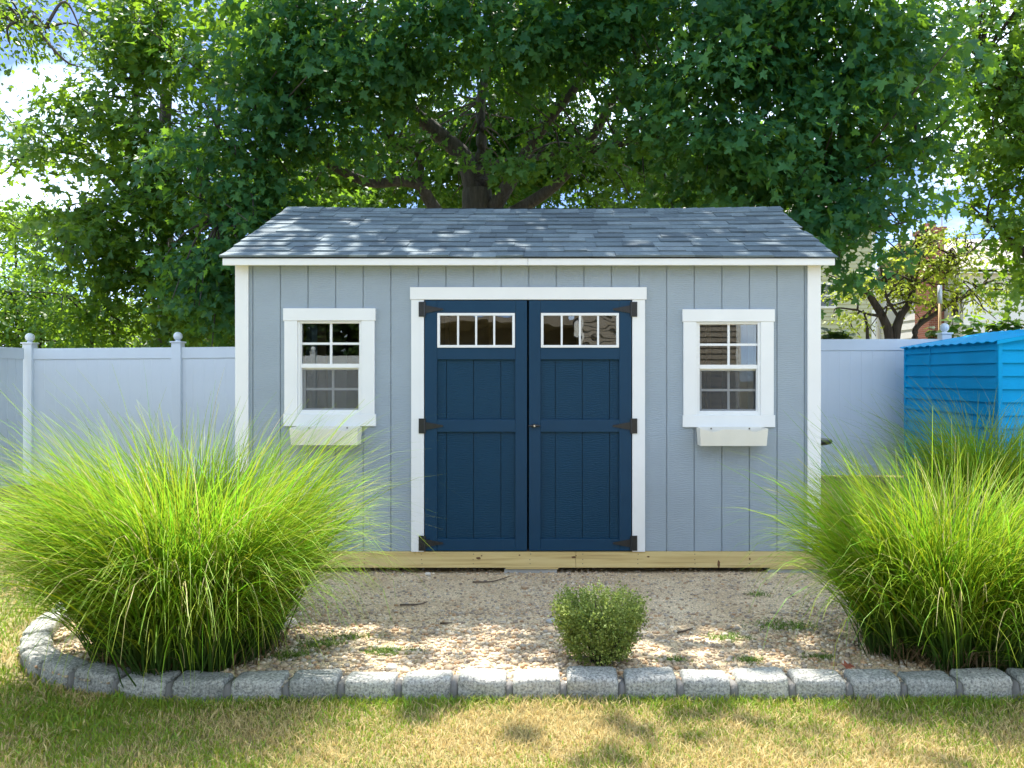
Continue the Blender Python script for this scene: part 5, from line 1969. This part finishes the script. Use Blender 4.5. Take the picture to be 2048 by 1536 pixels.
# ------------------------------------------------------------------ weeds in the gravel
def tuft(label, px, py, d, rx, ry, n, rng, h=0.034):
    x0 = (px - 1096) / F_PX * d
    t = empty("weed", (x0, d, float(bed_z(x0, d))))
    x = rng.normal(size=n) * rx * 0.5
    y = rng.normal(size=n) * ry * 0.5
    z = bed_z(x + x0, y + d) - float(bed_z(x0, d))
    V_, F_, C_ = blades(x, y, z, h, 0.0022, rng, np.tile(np.array((0.15, 0.25, 0.035)), (n, 1)) * rng.uniform(0.6, 1.3, (n, 1)), 2.2)
    mesh_np("leaves", V_, F_, M["grass"], t, C_)["kind"] = "stuff"
    tag(t, label, "weed", "weeds in the gravel")


rgw = np.random.default_rng(19)
for (px, py, d, rx, ry, n, lbl) in ((640, 1300, 4.05, 0.13, 0.10, 420, "green weed patch beside the huge grass clump"), (775, 1318, 3.92, 0.13, 0.06, 380, "dark green weed patch by the stone edging"), (585, 1325, 3.86, 0.12, 0.07, 330, "low weed patch at the foot of the grass clump"),
                               (700, 1280, 4.2, 0.16, 0.08, 220, "thin pale weeds in the sunlit gravel"), (1575, 1255, 4.42, 0.22, 0.12, 520, "wide weed patch near the bright grass clump"), (1455, 1285, 4.2, 0.12, 0.07, 240, "weed patch right of the clipped shrub"),
                               (1500, 1330, 3.8, 0.06, 0.05, 160, "small dark weed behind the edging stones"), (1345, 1330, 3.8, 0.07, 0.03, 120, "little weed just behind the edging by the shrub"), (1515, 1185, 5.1, 0.08, 0.05, 90, "sparse weed in the sandy ground near the shed"),
                               (1640, 1320, 3.85, 0.08, 0.06, 150, "yellowish weed beside the bright grass clump's foot")):
    tuft(lbl, px, py, d, rx, ry, n, rgw)

# dead red leaf on the edging
V, F_, T = leaf_geometry(np.zeros((1, 3)), np.array([[1.0, 0.3, 0.1]]), np.array([[0, -0.4, 1.0]]), np.array([0.055]), np.array([0.5]), MAPLE)
o = mesh_np("fallen_leaf", V, F_, M["dead_leaf"], None, T)
o.location = W(1690, 1334, 3.63)
tag(o, "small dead red-brown leaf lying on the edging", "leaf")

# ------------------------------------------------------------------ lawn blades
rgl = np.random.default_rng(23)


def lawn_blades(n, xr, yr, h, w):
    x = rgl.uniform(*xr, n)
    y = rgl.uniform(*yr, n)
    ok = ~in_poly(x, y, BED)
    x, y = x[ok], y[ok]
    n = len(x)
    z = ground_z(x, y)
    dry = vnoise(x, y, 0.42, 1) * 0.55 + vnoise(x, y, 0.15, 2) * 0.30 + vnoise(x, y, 1.1, 4) * 0.45
    near = np.clip((y - 3.30) / 0.14, 0, 1) * (y < 3.6) * (x > -2)
    dry = dry - 0.35 * near
    isdry = (dry + 0.20 * rgl.normal(size=n)) > 0.67
    green = np.stack([0.20 + 0.12 * rgl.random(n), 0.29 + 0.12 * rgl.random(n), 0.03 + 0.02 * rgl.random(n)], 1)
    straw = np.array((0.66, 0.52, 0.24)) * rgl.uniform(0.65, 1.15, (n, 1))
    col = np.where(isdry[:, None], straw, green)
    hh = h * np.where(near > 0.3, 1.35, 1.0)
    return blades(x, y, z, hh, w, rgl, col, 1.1)


A1 = lawn_blades(90000, (-2.7, 2.4), (2.5, 3.62), 0.036, 0.0022)
A2 = lawn_blades(70000, (-7.0, -1.9), (2.9, 8.5), 0.05, 0.0042)
Vs = np.concatenate([A1[0], A2[0]])
Fs = np.concatenate([A1[1], A2[1] + len(A1[0])])
Cs = np.concatenate([A1[2], A2[2]])
o = mesh_np("grass", Vs, Fs, M["grass"], None, Cs)
tag(o, "short dry and green grass blades of the lawn", "grass", kind="stuff")
